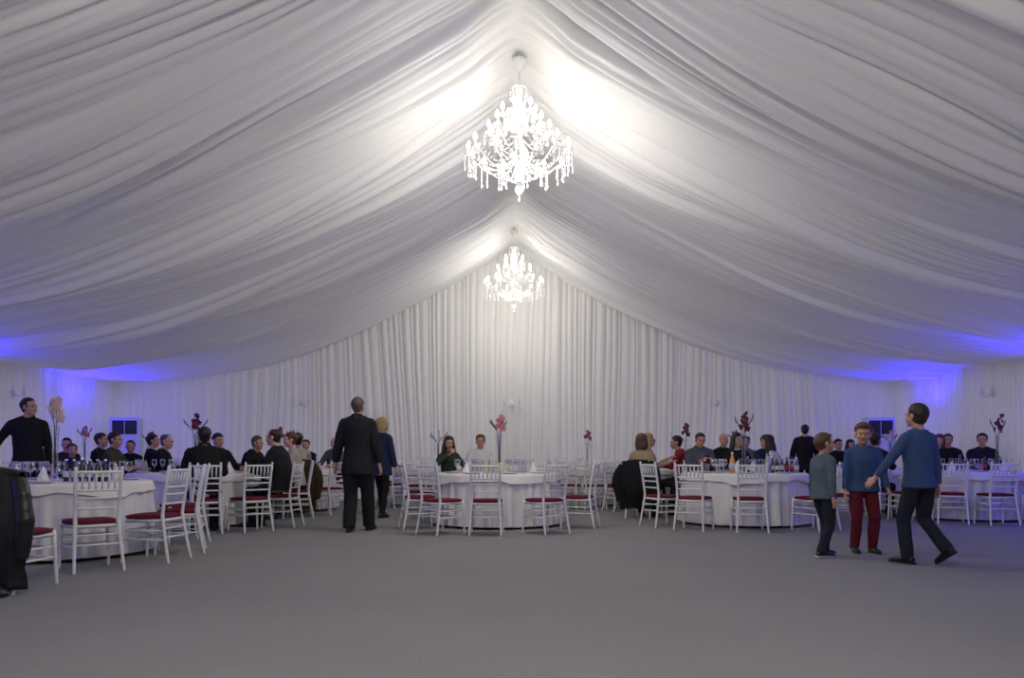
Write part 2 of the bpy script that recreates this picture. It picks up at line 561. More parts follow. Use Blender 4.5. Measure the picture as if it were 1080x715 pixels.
TAB = {
    'A': (-4.80, 8.30, 'front left banquet table'),
    'B': (-4.75, 11.75, "hooded guest's left table"),
    'C': (-8.10, 15.00, 'far left pale-orchid table'),
    'D': (-4.25, 14.75, "bald guest's rear left table"),
    'E': (-7.32, 16.90, 'back left corner table'),
    'G': (-5.32, 17.12, 'rear left table by the curtain'),
    'H': (-0.21, 11.70, 'middle banquet table'),
    'I': (-1.50, 16.20, 'rear table with V-shaped twigs'),
    'J': (1.30, 16.30, 'rear table with single red bloom'),
    'K': (3.50, 11.90, 'right table with orange juice'),
    'L': (3.33, 15.50, "blond women's rear right table"),
    'M': (5.00, 16.95, 'rear right table by the curtain'),
    'N': (7.40, 12.90, 'far right antler-orchid table'),
    'O': (6.75, 15.05, 'table behind the three boys'),
}
tproto = None
for i, (k, (x, y, desc)) in enumerate(TAB.items()):
    lab = 'round table under white cloths, the ' + desc
    if tproto is None:
        tproto = make_table(lab); tproto.location = (x, y, 0)
    else:
        copy_tree(tproto, (x, y, 0), i * .3, lab)
    o = link('tablecloth', CLOTHS[i % 3], None, (x, y, 0), i * 1.13)
    tag(o, 'floor-length white cloth on the ' + desc, 'tablecloth', 'floor-length tablecloths')
    o = link('tablecloth_topper', TOPPERS[i % 3], None, (x, y, 0), i * .7)
    tag(o, 'short ivory overlay cloth on the ' + desc, 'tablecloth', 'short overlay cloths')

# ------------------------------------------------------------------ chairs
def make_chair():
    t = thing('chiavari_chair', 'x', 'chair', group='white chiavari chairs with burgundy cushions')
    def rear(sx, h):
        if h < .45:
            return V((sx * (.203 - .028 * h / .45), -.272 + .082 * (h / .45) ** .8, h))
        k = (h - .45) / .48
        return V((sx * (.175 + .012 * k), -.19 - .075 * k ** 1.2, h))
    def front(sx, h):
        return V((sx * (.207 - .015 * h / .45), .205 - .02 * h / .45, h))
    for sx in (-1, 1):
        m = MB()
        hs = [0, .02, .12, .24, .30, .31, .38, .45, .47, .55, .60, .61, .70, .71, .80, .885, .90, .92, .935]
        rs = [.011, .0125, .014, .0155, .0155, .018, .016, .0185, .0165, .016, .016, .019, .016, .0185, .0155, .0185, .012, .016, .006]
        m.tube([rear(sx, h) for h in hs], rs, 8); m.obj('back_post', M_WHITE, t)
    for sx in (-1, 1):
        m = MB()
        hs = [0, .02, .12, .22, .23, .30, .31, .44]
        rs = [.011, .0125, .014, .015, .018, .0155, .018, .018]
        m.tube([front(sx, h) for h in hs], rs, 8); m.obj('leg', M_WHITE, t)
    for h, r in ((.885, .0135), (.725, .0125), (.655, .0105), (.565, .0105)):
        m = MB(); a, b = rear(-1, h), rear(1, h)
        pts = [a.lerp(b, q / 6) + V((0, -.018 * math.sin(PI * q / 6), 0)) for q in range(7)]
        m.tube(pts, r, 7); m.obj('back_rail', M_WHITE, t)
    for i in range(6):
        u = (i + 1) / 7
        a = rear(-1, .725).lerp(rear(1, .725), u) + V((0, -.018 * math.sin(PI * u), 0))
        b = rear(-1, .885).lerp(rear(1, .885), u) + V((0, -.018 * math.sin(PI * u), 0))
        m = MB(); m.tube([a, a.lerp(b, .5), b], [.0085, .0105, .0085], 6); m.obj('spindle', M_WHITE, t)
    m = MB()
    # seat frame: wider at the front
    bm = bmesh.new(); bmesh.ops.create_cube(bm, size=1)
    for v in bm.verts:
        w = .42 if v.co.y > 0 else .375
        v.co = V((v.co.x * w, v.co.y * .40 + -.003, v.co.z * .034 + .405))
    bmesh.ops.bevel(bm, geom=list(bm.edges), offset=.012, segments=2, affect='EDGES')
    bm.verts.ensure_lookup_table()
    m.add([v.co for v in bm.verts], [tuple(v.index for v in f.verts) for f in bm.faces]); bm.free()
    m.obj('seat_frame', M_WHITE, t)
    # puffy cushion
    m = MB(); n = 14
    vs = []; fs = []
    def cush(u, v, top):
        x = u; y = v
        e = (1 - abs(u) ** 4) * (1 - abs(v) ** 4)
        w = (.205 if v > 0 else .205 - .022 * (-v))
        sq = 1 - .06 * (u * u * v * v)
        return (x * w * sq, y * .195 * sq + .0, .4215 + (.030 + .014 * max(e, 0) ** .4 if top else .004 - .004 * max(e, 0) ** .4))
    for top in (1, 0):
        for j in range(n + 1):
            for i in range(n + 1):
                vs.append(cush(-1 + 2 * i / n, -1 + 2 * j / n, top))
    N1 = (n + 1) ** 2
    for j in range(n):
        for i in range(n):
            a = j * (n + 1) + i
            fs.append((a, a + 1, a + n + 2, a + n + 1)); fs.append((N1 + a, N1 + a + n + 1, N1 + a + n + 2, N1 + a + 1))
    edge = [i for i in range(n + 1)] + [j * (n + 1) + n for j in range(1, n + 1)] + [n * (n + 1) + i for i in range(n - 1, -1, -1)] + [j * (n + 1) for j in range(n - 1, 0, -1)]
    for q in range(len(edge)):
        a, b = edge[q], edge[(q + 1) % len(edge)]
        fs.append((a, N1 + a, N1 + b, b))
    m.add(vs, fs)
    tag(m.obj('cushion', M_CUSH, t), 'burgundy seat cushion')
    for h in (.31, .225):
        for sx in (-1, 1):
            m = MB(); m.tube([rear(sx, h), front(sx, h)], .0095, 6); m.obj('stretcher', M_WHITE, t)
        m = MB(); m.tube([front(-1, h), front(1, h)], .0095, 6); m.obj('stretcher', M_WHITE, t)
        m = MB(); m.tube([rear(-1, h + .02), rear(1, h + .02)], .0095, 6); m.obj('stretcher', M_WHITE, t)
    return t

chair0 = None
def heading(fx, fy):
    return math.atan2(-fx, fy)
def chair(x, y, fx, fy, label):
    global chair0
    if chair0 is None:
        chair0 = make_chair(); chair0['label'] = label
        chair0.location = (x, y, 0); chair0.rotation_euler = (0, 0, heading(fx, fy))
        return chair0
    return copy_tree(chair0, (x, y, 0), heading(fx, fy), label)

W = 'white burgundy-cushioned chair '
EMPTY = [
    (-3.80, 7.10, -0.68, 0.73, W + 'in front of the front left table, nearest to the camera'),
    (-3.50, 7.70, -0.99, 0.12, W + 'turned sideways at the right edge of the front left table'),
    (-3.54, 8.34, -0.95, -0.33, W + 'seen edge-on, second along the right of the front left table'),
    (-3.88, 9.22, -0.75, -0.66, W + 'behind the sideways one, at the far right of the front left table'),
    (-4.62, 6.85, -0.05, 1.00, W + 'half hidden by the black coat, at the front left table'),
    (-3.53, 10.60, -0.70, 0.71, W + 'empty, in front of the man in the dark suit'),
    (-3.17, 13.59, -0.84, 0.54, W + 'empty, just left of the walking man in the black suit'),
    (-2.36, 15.27, -0.86, 0.51, W + 'empty, farther back, right of the woman in navy'),
    (-1.28, 10.95, 0.95, 0.30, W + 'outermost on the left of the middle table'),
    (-0.91, 10.22, 0.68, 0.73, W + 'front left of the middle table, second from its left end'),
    (-0.33, 10.15, 0.03, 1.00, W + 'square to the front of the middle table'),
    (0.43, 10.30, -0.58, 0.81, W + 'front right of the middle table'),
    (0.93, 11.02, -0.96, 0.29, W + 'outermost on the right of the middle table'),
    (-1.43, 12.57, 0.79, -0.61, W + 'at the far left side of the middle table'),
    (-1.73, 14.79, 0.20, 0.98, W + 'in front of the rear twig-vase table'),
    (-2.67, 16.80, 0.99, -0.12, W + 'at the left of the rear twig-vase table'),
    (1.09, 14.99, 0.30, 0.95, W + 'in front of the rear single-bloom table, on its left'),
    (1.55, 14.76, 0.03, 1.00, W + 'square to the front of the rear single-bloom table'),
    (1.98, 15.10, -0.50, 0.87, W + 'right of the rear single-bloom table, by the black bag'),
    (1.97, 14.28, 0.92, 0.40, W + 'beside the black coat of the blond women'),
    (2.16, 11.25, 0.92, 0.40, W + 'outermost on the left of the orange juice table'),
    (2.50, 10.80, 0.50, 0.87, W + 'front left of the orange juice table'),
    (3.19, 10.58, 0.12, 0.99, W + 'square to the front of the orange juice table'),
    (4.13, 10.75, -0.45, 0.89, W + 'front right of the orange juice table, partly behind the smallest boy'),
    (4.72, 11.50, -0.97, 0.25, W + 'edge-on between the smallest boy and the boy in red trousers'),
    (6.40, 13.84, 0.22, 0.97, W + 'between the boy in red trousers and the tallest boy'),
    (6.12, 12.15, -0.11, 0.99, W + 'behind the back of the tallest boy'),
    (6.60, 11.85, 0.35, 0.94, W + 'right of the tallest boy at the far right table'),
    (7.12, 11.58, 0.08, 1.00, W + 'square to the front of the far right table'),
]
for e in EMPTY:
    chair(*e)

# ------------------------------------------------------------------ people
def ik(A, T, l1, l2, pole):
    A = V(A); T = V(T); d = T - A; L = d.length
    L = min(L, (l1 + l2) * .998); L = max(L, abs(l1 - l2) * 1.05)
    dn = d.normalized()
    a = (l1 * l1 - l2 * l2 + L * L) / (2 * L)
    h = math.sqrt(max(l1 * l1 - a * a, 0))
    p = V(pole); p = p - dn * p.dot(dn)
    if p.length < 1e-5: p = dn.orthogonal()
    p.normalize()
    return A + dn * a + p * h, A + dn * L

HAIRC = {
    'black': mat('hair_black', (.012, .010, .009), .5, noise=.3, nscale=90, bump=.4, bscale=120),
    'dark': mat('hair_dark_brown', (.028, .016, .011), .5, noise=.3, nscale=90, bump=.4, bscale=120),
    'brown': mat('hair_brown', (.085, .045, .022), .5, noise=.3, nscale=90, bump=.4, bscale=120),
    'auburn': mat('hair_auburn', (.11, .028, .018), .5, noise=.3, nscale=90, bump=.4, bscale=120),
    'blond': mat('hair_blond', (.34, .22, .10), .5, noise=.3, nscale=90, bump=.4, bscale=120),
    'grey': mat('hair_grey', (.075, .067, .062), .55, noise=.35, nscale=90, bump=.4, bscale=120),
}
def fabric(name, col, rough=.85):
    return mat('fabric_' + name, col, rough, spec=.15, noise=.12, nscale=45, bump=.15, bscale=300)
FB = {
    'black': fabric('black', (.012, .012, .014)), 'suit': fabric('charcoal_suit', (.016, .016, .019)),
    'navy': fabric('navy', (.018, .026, .062)), 'olive': fabric('olive', (.052, .055, .035)),
    'grey': fabric('grey', (.075, .08, .095)), 'white': fabric('white', (.62, .61, .58)),
    'beige': fabric('beige', (.36, .27, .17)), 'cream': fabric('cream', (.40, .36, .30)), 'denim': fabric('denim_blue', (.042, .078, .180)),
    'greyblue': fabric('grey_blue', (.090, .115, .145)), 'blue': fabric('blue_knit', (.042, .080, .178)),
    'red': fabric('burgundy_trousers', (.115, .014, .022)), 'jeans': fabric('dark_jeans', (.018, .022, .032)),
    'brown': fabric('brown', (.045, .030, .022)), 'green': fabric('dark_green', (.03, .05, .035)),
    'maroon': fabric('maroon', (.05, .012, .018)), 'stripe': fabric('red_knit', (.22, .02, .03)),
}
M_SHOE = mat('black_shoe', (.012, .012, .013), .4, spec=.4, noise=.1, nscale=30)
M_SOLE = mat('white_sole', (.55, .55, .55), .6, noise=.05, nscale=30)

def hand_pieces(mb, W_, d, n, sgn, k=1.0, curl=.5, seg=7):
    """palm, four fingers and a thumb; d along the hand, n out of the palm, sgn picks the thumb side"""
    d = V(d).normalized(); n = V(n); n = (n - d * n.dot(d)).normalized()
    s = d.cross(n) * sgn
    mb.tube([W_ - d * .02 * k, W_, W_ + d * .03 * k, W_ + d * .065 * k, W_ + d * .092 * k],
            [(.024 * k, .020 * k), (.027 * k, .018 * k), (.038 * k, .017 * k), (.041 * k, .015 * k), (.036 * k, .011 * k)], 10, side=s, round_cap=True)
    for i, L in enumerate((.070, .080, .075, .058)):
        off = (.030 - .020 * i)
        b = W_ + d * (.085 - .004 * abs(i - 1.3)) * k + s * off * k
        dr = (d + s * (.10 - .07 * i)).normalized()
        pts = [b]; ang = curl * .35
        for j, fr in enumerate((.45, .32, .23)):
            dd = (dr * math.cos(ang) + n * math.sin(ang))
            pts.append(pts[-1] + dd * L * fr * k); ang += curl * (.8 + .05 * i)
        mb.tube(pts, [.0088 * k, .0084 * k, .0078 * k, .0062 * k], seg, side=s, round_cap=True)
    b = W_ + d * .022 * k + s * .026 * k
    d1 = (d * .62 + s * .70 + n * .30).normalized(); d2 = (d * .85 + s * .28 + n * .40).normalized()
    mb.tube([b, b + d1 * .038 * k, b + d1 * .038 * k + d2 * .034 * k], [.0125 * k, .0105 * k, .008 * k], seg, round_cap=True)

def person(label, loc, face, h=1.75, sit=False, vox=.011, female=False, child=False,
           top='black', bottom='black', hair=('short', 'dark'), skin=None, shoe_sole=False,
           lean=0.0, slean=0.0, twist=0.0, head=(0, 0), hands=None, feet=None, curl=.5, jacket=False, collar=None,
           glasses=False, elbows=None, drop=0.0, name='person', shortsleeve=False, wide=1.0, hip_h=None, mainfig=False, group=None):
    k = h / 1.75
    sk = skin or M_SKIN
    hsK = (1.0 if not child else (1.26 if h < 1.35 else 1.15)) * k ** (.0 if not child else 1.0)
    if not child: hsK = k ** .5
    wk = (0.9 if female else 1.0) * (1.04 if child else 1.0)
    root = thing(name, label, 'person', (loc[0], loc[1], 0), heading(*face), group)
    if sit:
        Pz = .588
        legk = 1.0 if not child else .85
    else:
        Pz = .935 * k - drop; legk = k
    P = V((0, 0, Pz))
    th, sh = (.44 * legk, .43 * legk) if sit else (.432 * legk, .416 * legk)
    # spine
    L = .55 * k
    def spine(t):
        n = 24; p = V(P); tt = t * k
        if tt <= 0:
            q = Matrix.Rotation(0, 3, 'X')
            return P + V((0, 0, tt)), q
        st = tt / n
        for i in range(n):
            u = min(1, (i + .5) * st / L)
            a = lean * min(1, u * 1.6); b = slean * min(1, u * 1.6)
            d = V((math.sin(b), math.sin(a) * math.cos(b), math.cos(a) * math.cos(b)))
            p = p + d * st
        u = min(1, tt / L)
        a = lean * min(1, u * 1.6); b = slean * min(1, u * 1.6)
        R = Matrix.Rotation(twist * u, 3, 'Z') @ Matrix.Rotation(-a, 3, 'X') @ Matrix.Rotation(b, 3, 'Y')
        return p, R
    def torso(mb, infl, rings, wscale=1.0):
        pts = []; rad = []
        for t, a, b, yo in rings:
            p, R = spine(t)
            pts.append(p + R @ V((0, yo * k, 0))); rad.append(((a * wk * wscale) * k + infl, b * k + infl))
        sd = spine(.3)[1] @ V((1, 0, 0))
        mb.tube(pts, rad, 18, side=V((1, 0, 0)) if abs(twist) < .2 else sd, round_cap=False)
    if female:
        rings = [(-.11, .10, .08, 0), (-.03, .17, .118, -.005), (.02, .168, .115, -.005), (.10, .14, .10, 0), (.18, .125, .092, .004), (.28, .142, .105, .012), (.36, .155, .118, .022), (.43, .162, .095, .005), (.475, .150, .078, -.002), (.505, .110, .066, -.006), (.535, .066, .056, -.006), (.60, .048, .05, 0)]
    else:
        rings = [(-.11, .10, .085, 0), (-.03, .163, .118, -.004), (.05, .158, .113, 0), (.16, .150, .108, .004), (.26, .160, .115, .006), (.36, .172, .122, .006), (.43, .178, .108, -.002), (.475, .168, .088, -.006), (.505, .128, .076, -.010), (.535, .080, .068, -.008), (.56, .062, .062, -.006), (.61, .056, .058, 0)]
    pS, RS = spine(.462)
    shoulders = {}
    for sx, nm in ((-1, 'L'), (1, 'R')):
        shoulders[sx] = pS + RS @ V((sx * (.172 if not female else .168) * wk * k, 0, 0))
    hips = {sx: P + V((sx * .092 * wk * k, 0, -.02)) for sx in (-1, 1)}
    # limbs (sx=-1 is the person's left... local +X is the right-hand side when facing +Y)
    if hands is None:
        hands = [(-.16, .42, .815), (.16, .44, .815)] if sit else [(-.25 * k, .06, .76 * k), (.25 * k, .04, .76 * k)]
    if feet is None:
        feet = ([(-.11, .40, .085), (.11, .38, .085)] if not child else [(-.08, .37, .17), (.08, .36, .16)]) if sit else [(-.10 * k, .02, .085 * k), (.10 * k, -.02, .085 * k)]
    ua, fa = .285 * k, .255 * k
    arm = {}; leg = {}
    for i, sx in enumerate((-1, 1)):
        pole = V((sx * .5, -.6, -.8)) if elbows is None else V(elbows[i])
        e, w = ik(shoulders[sx], hands[i][:3], ua, fa, pole)
        arm[sx] = (shoulders[sx], e, w)
        pole = V((sx * .12, 1, .8 if sit else 0))
        kn, an = ik(hips[sx], feet[i][:3], th, sh, pole)
        leg[sx] = (hips[sx], kn, an)
    headp, _ = spine(.565 if (child or female) else .555)
    yaw, pitch = head
    Rh = Matrix.Rotation(yaw, 3, 'Z') @ Matrix.Rotation(-pitch - lean * .35, 3, 'X') @ Matrix.Rotation(slean * .5, 3, 'Y')
    hc = headp + Rh @ V((0, .020 * hsK, .125 * hsK * (1.0 if not child else .94)))
    def H(x, y, z):
        if child and z < 0: z *= .86
        return hc + Rh @ V((x * hsK, y * hsK, z * hsK))
    # ---- body
    b = MB()
    torso(b, -.006, [(t_, a_ * (.88 if t_ < .12 else 1), b_ * (.86 if t_ < .12 else 1), y_) for t_, a_, b_, y_ in rings[:-1] if not (sit and t_ < -.05)])
    nb = spine(.53)[0]
    b.tube([nb, H(0, -.012, -.10), H(0, -.006, -.05)], [.058 * k * (.85 if female or child else 1), .052 * hsK * (.85 if female else 1), .055 * hsK], 12)
    def limb(A, B, r0, rm, r1, seg=12):
        r0, rm, r1 = r0 * .86, rm * .88, r1 * (.92 if r1 > .03 else 1)
        M_ = A.lerp(B, .42)
        b.tube([A, M_, B], [r0, rm, r1], seg, round_cap=True)
    lm = k * (.86 if female else 1.0)
    if child: wide = wide * 1.10
    for sx in (-1, 1):
        s, e, w = arm[sx]
        b.ell(s, .046 * lm, 12, 8)
        limb(s, e, .055 * lm, .049 * lm, .040 * lm); limb(e, w, .041 * lm, .040 * lm, .027 * lm)
        hp, kn, an = leg[sx]
        limb(hp, kn, .088 * lm, .076 * lm, .053 * lm); limb(kn, an, .053 * lm, .055 * lm, .037 * lm)
        fr = feet[i] if False else feet[0 if sx < 0 else 1]
        tilt = fr[3] if len(fr) > 3 else 0.0
        fd = V((sx * .12, math.cos(tilt), -math.sin(tilt)))
        up = V((0, math.sin(tilt), math.cos(tilt)))
        b.tube([an - fd * .025 * k - up * .045 * k, an - up * .05 * k + fd * .03 * k, an + fd * .13 * k - up * .062 * k], [(.024 * k, .022 * k), (.030 * k, .024 * k), (.028 * k, .014 * k)], 10, side=V((1, 0, 0)), round_cap=True)
    E = lambda c, r, rr=None: b.ell(H(*c), tuple(q * hsK for q in r), 18, 12, Rh)
    E((0, -.014, .034), (.075, .095, .084))
    E((0, .026, -.022), (.063, .066, .088))
    E((0, .040, -.076), (.045 if not female else .040, .047, .036))
    E((0, .079, -.096), (.020, .017, .014))
    E((0, .084, .024), (.046, .017, .012))
    for sx in (-1, 1):
        E((sx * .034, .062, -.030), (.026, .026, .026))
        E((sx * .077, -.006, -.010), (.010, .021, .032))
        E((sx * .012, .098, -.030), (.010, .011, .009))
    nz = .78 if child else 1.0
    b.tube([H(0, .086, .014), H(0, .086 + .014 * nz, -.012), H(0, .086 + .021 * nz, -.030)], [.009 * hsK * nz, .011 * hsK * nz, .0135 * hsK * nz], 8, round_cap=True)
    E((0, .086, -.060), (.024, .012, .012))
    me = remesh(b, vox, 2, 'body', sk)
    # hands joined to the same mesh
    hb = MB()
    for i, sx in enumerate((-1, 1)):
        s, e, w = arm[sx]
        d = (w - e).normalized()
        hd = hands[i]
        d2 = V(hd[3]).normalized() if len(hd) > 3 else (d + V((0, .25, 0)) * (1 if not sit else .6)).normalized()
        nrm = V(hd[4]) if len(hd) > 4 else (V((-sx, 0, 0)) if not sit else V((0, 0, -1)))
        hand_pieces(hb, w + d * .012 * k, d2, nrm, 1 if sx > 0 else -1, k * (.92 if female else 1.0), curl)
    # thumb side: towards the front/inner side of each hand
    if mainfig:
        hm = remesh(hb, .0042, 1, 'h')
    else:
        hm = hb.mesh('h')
    bmx = bmesh.new(); bmx.from_mesh(me); bmx.from_mesh(hm)
    bmx.to_mesh(me); bmx.free(); bpy.data.meshes.remove(hm)
    me.polygons.foreach_set('use_smooth', [True] * len(me.polygons))
    body = link('body', me, root)
    # ---- face parts
    eb = .62 if child or female else 1.0
    for sx in (-1, 1):
        m = MB(); m.ell(H(sx * .031, .0825, .002), tuple(q * hsK for q in (.0120, .0080, .0055)), 12, 8, Rh)
        eye = m.obj('eye', M_EYE, root)
        m = MB(); m.ell(H(sx * .031, .0885, .002), tuple(q * hsK for q in (.0068, .0042, .0056)), 10, 6, Rh); m.obj('iris', M_IRIS, eye)
        m = MB(); m.tube([H(sx * .014, .100, .020), H(sx * .030, .097, .026), H(sx * .048, .083, .021)], [.0035 * hsK * eb, .005 * hsK * eb, .0025 * hsK * eb], 6, round_cap=True)
        m.obj('eyebrow', HAIRC[hair[1]], root)
    m = MB(); m.ell(H(0, .0945, -.0565), tuple(q * hsK for q in (.022, .0075, .0045)), 12, 6, Rh); m.ell(H(0, .0935, -.0645), tuple(q * hsK for q in (.018, .0075, .0055)), 12, 6, Rh)
    m.obj('lips', M_LIP, root)
    if glasses:
        m = MB()
        for sx in (-1, 1):
            pts = [H(sx * .031 + .022 * math.cos(q * PI / 6), .104, .002 + .018 * math.sin(q * PI / 6)) for q in range(13)]
            m.tube(pts, .0028, 5)
            m.tube([H(sx * .053, .102, .006), H(sx * .078, .02, .006)], .0025, 5)
        m.tube([H(-.01, .106, .005), H(.01, .106, .005)], .0025, 5)
        m.obj('eyeglasses', M_IRIS, root)
    # ---- hair
    style, hcname = hair
    hmat = HAIRC[hcname]
    if style != 'bald':
        hb = MB()
        thick = {'short': .015, 'buzz': .008, 'long': .020, 'bun': .015, 'boy': .019, 'bob': .022, 'receding': .009}[style]
        AZ = [0, 35, 58, 72, 88, 104, 118, 138, 180]
        LI = {'short': [.56, .54, .40, -.06, -.04, -.30, -.68, -.84, -.88], 'buzz': [.60, .58, .45, .0, .0, -.25, -.58, -.74, -.80],
              'boy': [.46, .46, .36, -.04, -.02, -.28, -.64, -.80, -.84], 'bun': [.56, .52, .36, -.02, -.02, -.15, -.50, -.80, -.86],
              'receding': [.93, .92, .86, .10, .0, -.30, -.68, -.84, -.88], 'long': [.50, .46, .26, -.10, -.25, -.5, -.8, -.9, -.95],
              'bob': [.40, .42, .26, -.15, -.3, -.5, -.8, -.9, -.95]}[style]
        def hf(d):
            az = abs(math.degrees(math.atan2(d.x, d.y)))
            lim = float(np.interp(az, AZ, LI))
            u = (d.z - lim) / .42
            if style == 'receding': u = min(u, (.97 - d.z) * 6)
            if u > 0:
                u = min(1, u); u = u * u * (3 - 2 * u)
                return 1.0 + (.18 + .82 * u) * thick / .085
            return max(.90, 1.0 + u * .4)
        hb.ell(H(0, -.014, .030), tuple(q * hsK for q in (.076, .097, .086)), 36, 24, Rh, hf)
        if style in ('short', 'boy', 'buzz', 'receding', 'bun'):
            hb.ell(H(0, -.036, -.022), tuple(q * hsK for q in (.066, .069, .068)), 18, 12, Rh)
            for sx in (-1, 1):
                hb.ell(H(sx * .0645, .022, .010), tuple(q * hsK for q in (.0105, .012, .026)), 12, 8, Rh)
        if style == 'long':
            for q in range(9):
                an = PI + (q - 4) / 4 * PI * .60
                # curtain of locks around the back and sides
                sx_, sy_ = math.sin(an - PI), -math.cos(an - PI)
                hb.tube([H(.070 * sx_, .075 * sy_ - .018, .05), H(.088 * sx_, .092 * sy_ - .018, -.06), H(.10 * sx_, .090 * sy_ - .02, -.17), H(.092 * sx_, .075 * sy_ - .02, -.27)],
                        [.030 * hsK, .032 * hsK, .028 * hsK, .014 * hsK], 8, round_cap=True)
        if style == 'bob':
            for q in range(9):
                an = (q - 4) / 4 * PI * .60
                sx_, sy_ = math.sin(an), -math.cos(an)
                hb.tube([H(.068 * sx_, .075 * sy_ - .018, .05), H(.086 * sx_, .09 * sy_ - .018, -.05), H(.080 * sx_, .080 * sy_ - .015, -.13)],
                        [.030 * hsK, .031 * hsK, .018 * hsK], 8, round_cap=True)
        if style == 'bun':
            hb.ell(H(0, -.115, .04), (.040 * hsK,) * 3, 12, 8)
        if style == 'boy':
            hb.ell(H(0, .030, .095), tuple(q * hsK for q in (.060, .052, .026)), 14, 8, Rh)
        hme = remesh(hb, .0065 if mainfig else .009, 2, 'hair', hmat, .0022, 5)
        link('hair', hme, root)
    # ---- top garment
    t = MB()
    inf = (.020 if child else .016) if not jacket else .026
    hem = (-.09 if not jacket else -.20)
    if sit: hem = -.06
    tr = [r for r in rings if -.02 < r[0] < .56]
    tr[-1] = (tr[-1][0] + .006, tr[-1][1] - .006, tr[-1][2] - .004, tr[-1][3])
    hw = .176 if not female else .176
    lower = [(hem, hw + (.010 if jacket else .016), .125 + (.014 if jacket else .012), 0)]
    if hem < -.1: lower.append((-.08, hw + .010, .126, 0))
    lower.append((-.02, hw - .002, .124, 0))
    torso(t, inf, lower + tr)
    for sx in (-1, 1):
        s, e, w = arm[sx]
        r = lm * (1.12 if jacket else 1.0)
        t.ell(s - V((0, 0, .004)), .054 * r + inf * .4, 12, 8)
        nk = spine(.53)[0]
        t.tube([nk.lerp(s, .15), nk.lerp(s, .55) + V((0, 0, .004)), s], [.046 * k + inf * .5, .046 * k + inf * .5, .046 * k + inf * .5], 10, round_cap=True)
        if shortsleeve:
            t.tube([s, s.lerp(e, .75)], [.054 * r + inf * .6, .056 * r + inf * .6], 12, round_cap=False)
        else:
            w2 = e.lerp(w, .93)
            t.ell(e, .045 * r + inf * .5, 10, 8)
            t.tube([s, s.lerp(e, .5), e, e.lerp(w, .5), w2], [.053 * r + inf * .6, .054 * r + inf * .5, .048 * r + inf * .5, .043 * r + inf * .4, .035 * r + inf * .4], 12, round_cap=False)
    tme = remesh(t, max(vox, .010), 3, 'shirt', FB[top], .0028, int(abs(loc[0] * 13 + loc[1] * 7)))
    link('jacket' if jacket else 'shirt', tme, root)
    if collar:
        m = MB()
        p0, R0 = spine(.536)
        pts = []
        for q in range(17):
            an = 2 * PI * q / 16
            pts.append(p0 + R0 @ V((.069 * k * wk * math.sin(an), .068 * k * math.cos(an) - .006, .014 * k - .022 * k * math.cos(an))))
        m.tube(pts, [(.016, .016)] * 17, 8)
        m.obj('collar', FB[collar], root)
    # ---- trousers
    t = MB()
    torso(t, .006, ([(-.12, .13, .10, 0)] if not sit else []) + [(-.06, .160, .112, -.004), (.0, .158, .112, -.004), (.06, .146, .10, 0)])
    for sx in (-1, 1):
        hp, kn, an = leg[sx]
        r = lm
        t.ell(kn, .068 * r * wide, 10, 8)
        an2 = kn.lerp(an, 1.075); tq = .86 if sit else 1.0
        t.tube([hp + V((0, 0, .03 if sit else -.012)), hp.lerp(kn, .5), kn, kn.lerp(an, .5), an2], [(.095 if sit else .086) * r * tq * wide, (.088 if sit else .086) * r * tq * wide, .070 * r * wide, .067 * r * wide, .062 * r * wide], 14, round_cap=False)
    tme = remesh(t, max(vox, .010), 3, 'trousers', FB[bottom], .0028, int(abs(loc[0] * 3 + loc[1] * 17)))
    link('trousers', tme, root)
    # ---- shoes
    for i, sx in enumerate((-1, 1)):
        an = leg[sx][2]
        fr = feet[i]; tilt = fr[3] if len(fr) > 3 else 0.0
        fd = V((sx * .12, math.cos(tilt), -math.sin(tilt))).normalized(); up = V((0, math.sin(tilt), math.cos(tilt)))
        sd = fd.cross(up)
        m = MB(); q = k * (1.12 if child else 1.0)
        base = an - up * (.085 * k if not sit else .085)
        pts = [base - fd * .068 * q + up * .040 * q, base - fd * .03 * q + up * .045 * q, base + fd * .03 * q + up * .044 * q, base + fd * .10 * q + up * .036 * q, base + fd * .165 * q + up * .030 * q, base + fd * .19 * q + up * .024 * q]
        m.tube(pts, [(.030 * q, .030 * q), (.039 * q, .042 * q), (.042 * q, .042 * q), (.048 * q, .033 * q), (.042 * q, .024 * q), (.022 * q, .014 * q)], 12, side=sd, round_cap=False)
        m.tube([base + up * .05 * q - fd * .01, base + up * .10 * q - fd * .012], [.042 * q, .043 * q], 12, side=sd)
        sm = remesh(m, .009, 2, 'shoe', M_SHOE)
        so = link('shoe', sm, root)
        m = MB()
        m.tube([base - fd * .085 * q + up * .011 * q, base - fd * .05 * q + up * .011 * q, base + fd * .03 * q + up * .011 * q, base + fd * .11 * q + up * .011 * q, base + fd * .175 * q + up * .012 * q, base + fd * .20 * q + up * .014 * q],
               [(.022 * q, .011 * q), (.040 * q, .011 * q), (.041 * q, .011 * q), (.050 * q, .011 * q), (.040 * q, .011 * q), (.016 * q, .010 * q)], 12, side=sd)
        m.obj('sole', M_SOLE if shoe_sole else M_SHOE, so)
    return root

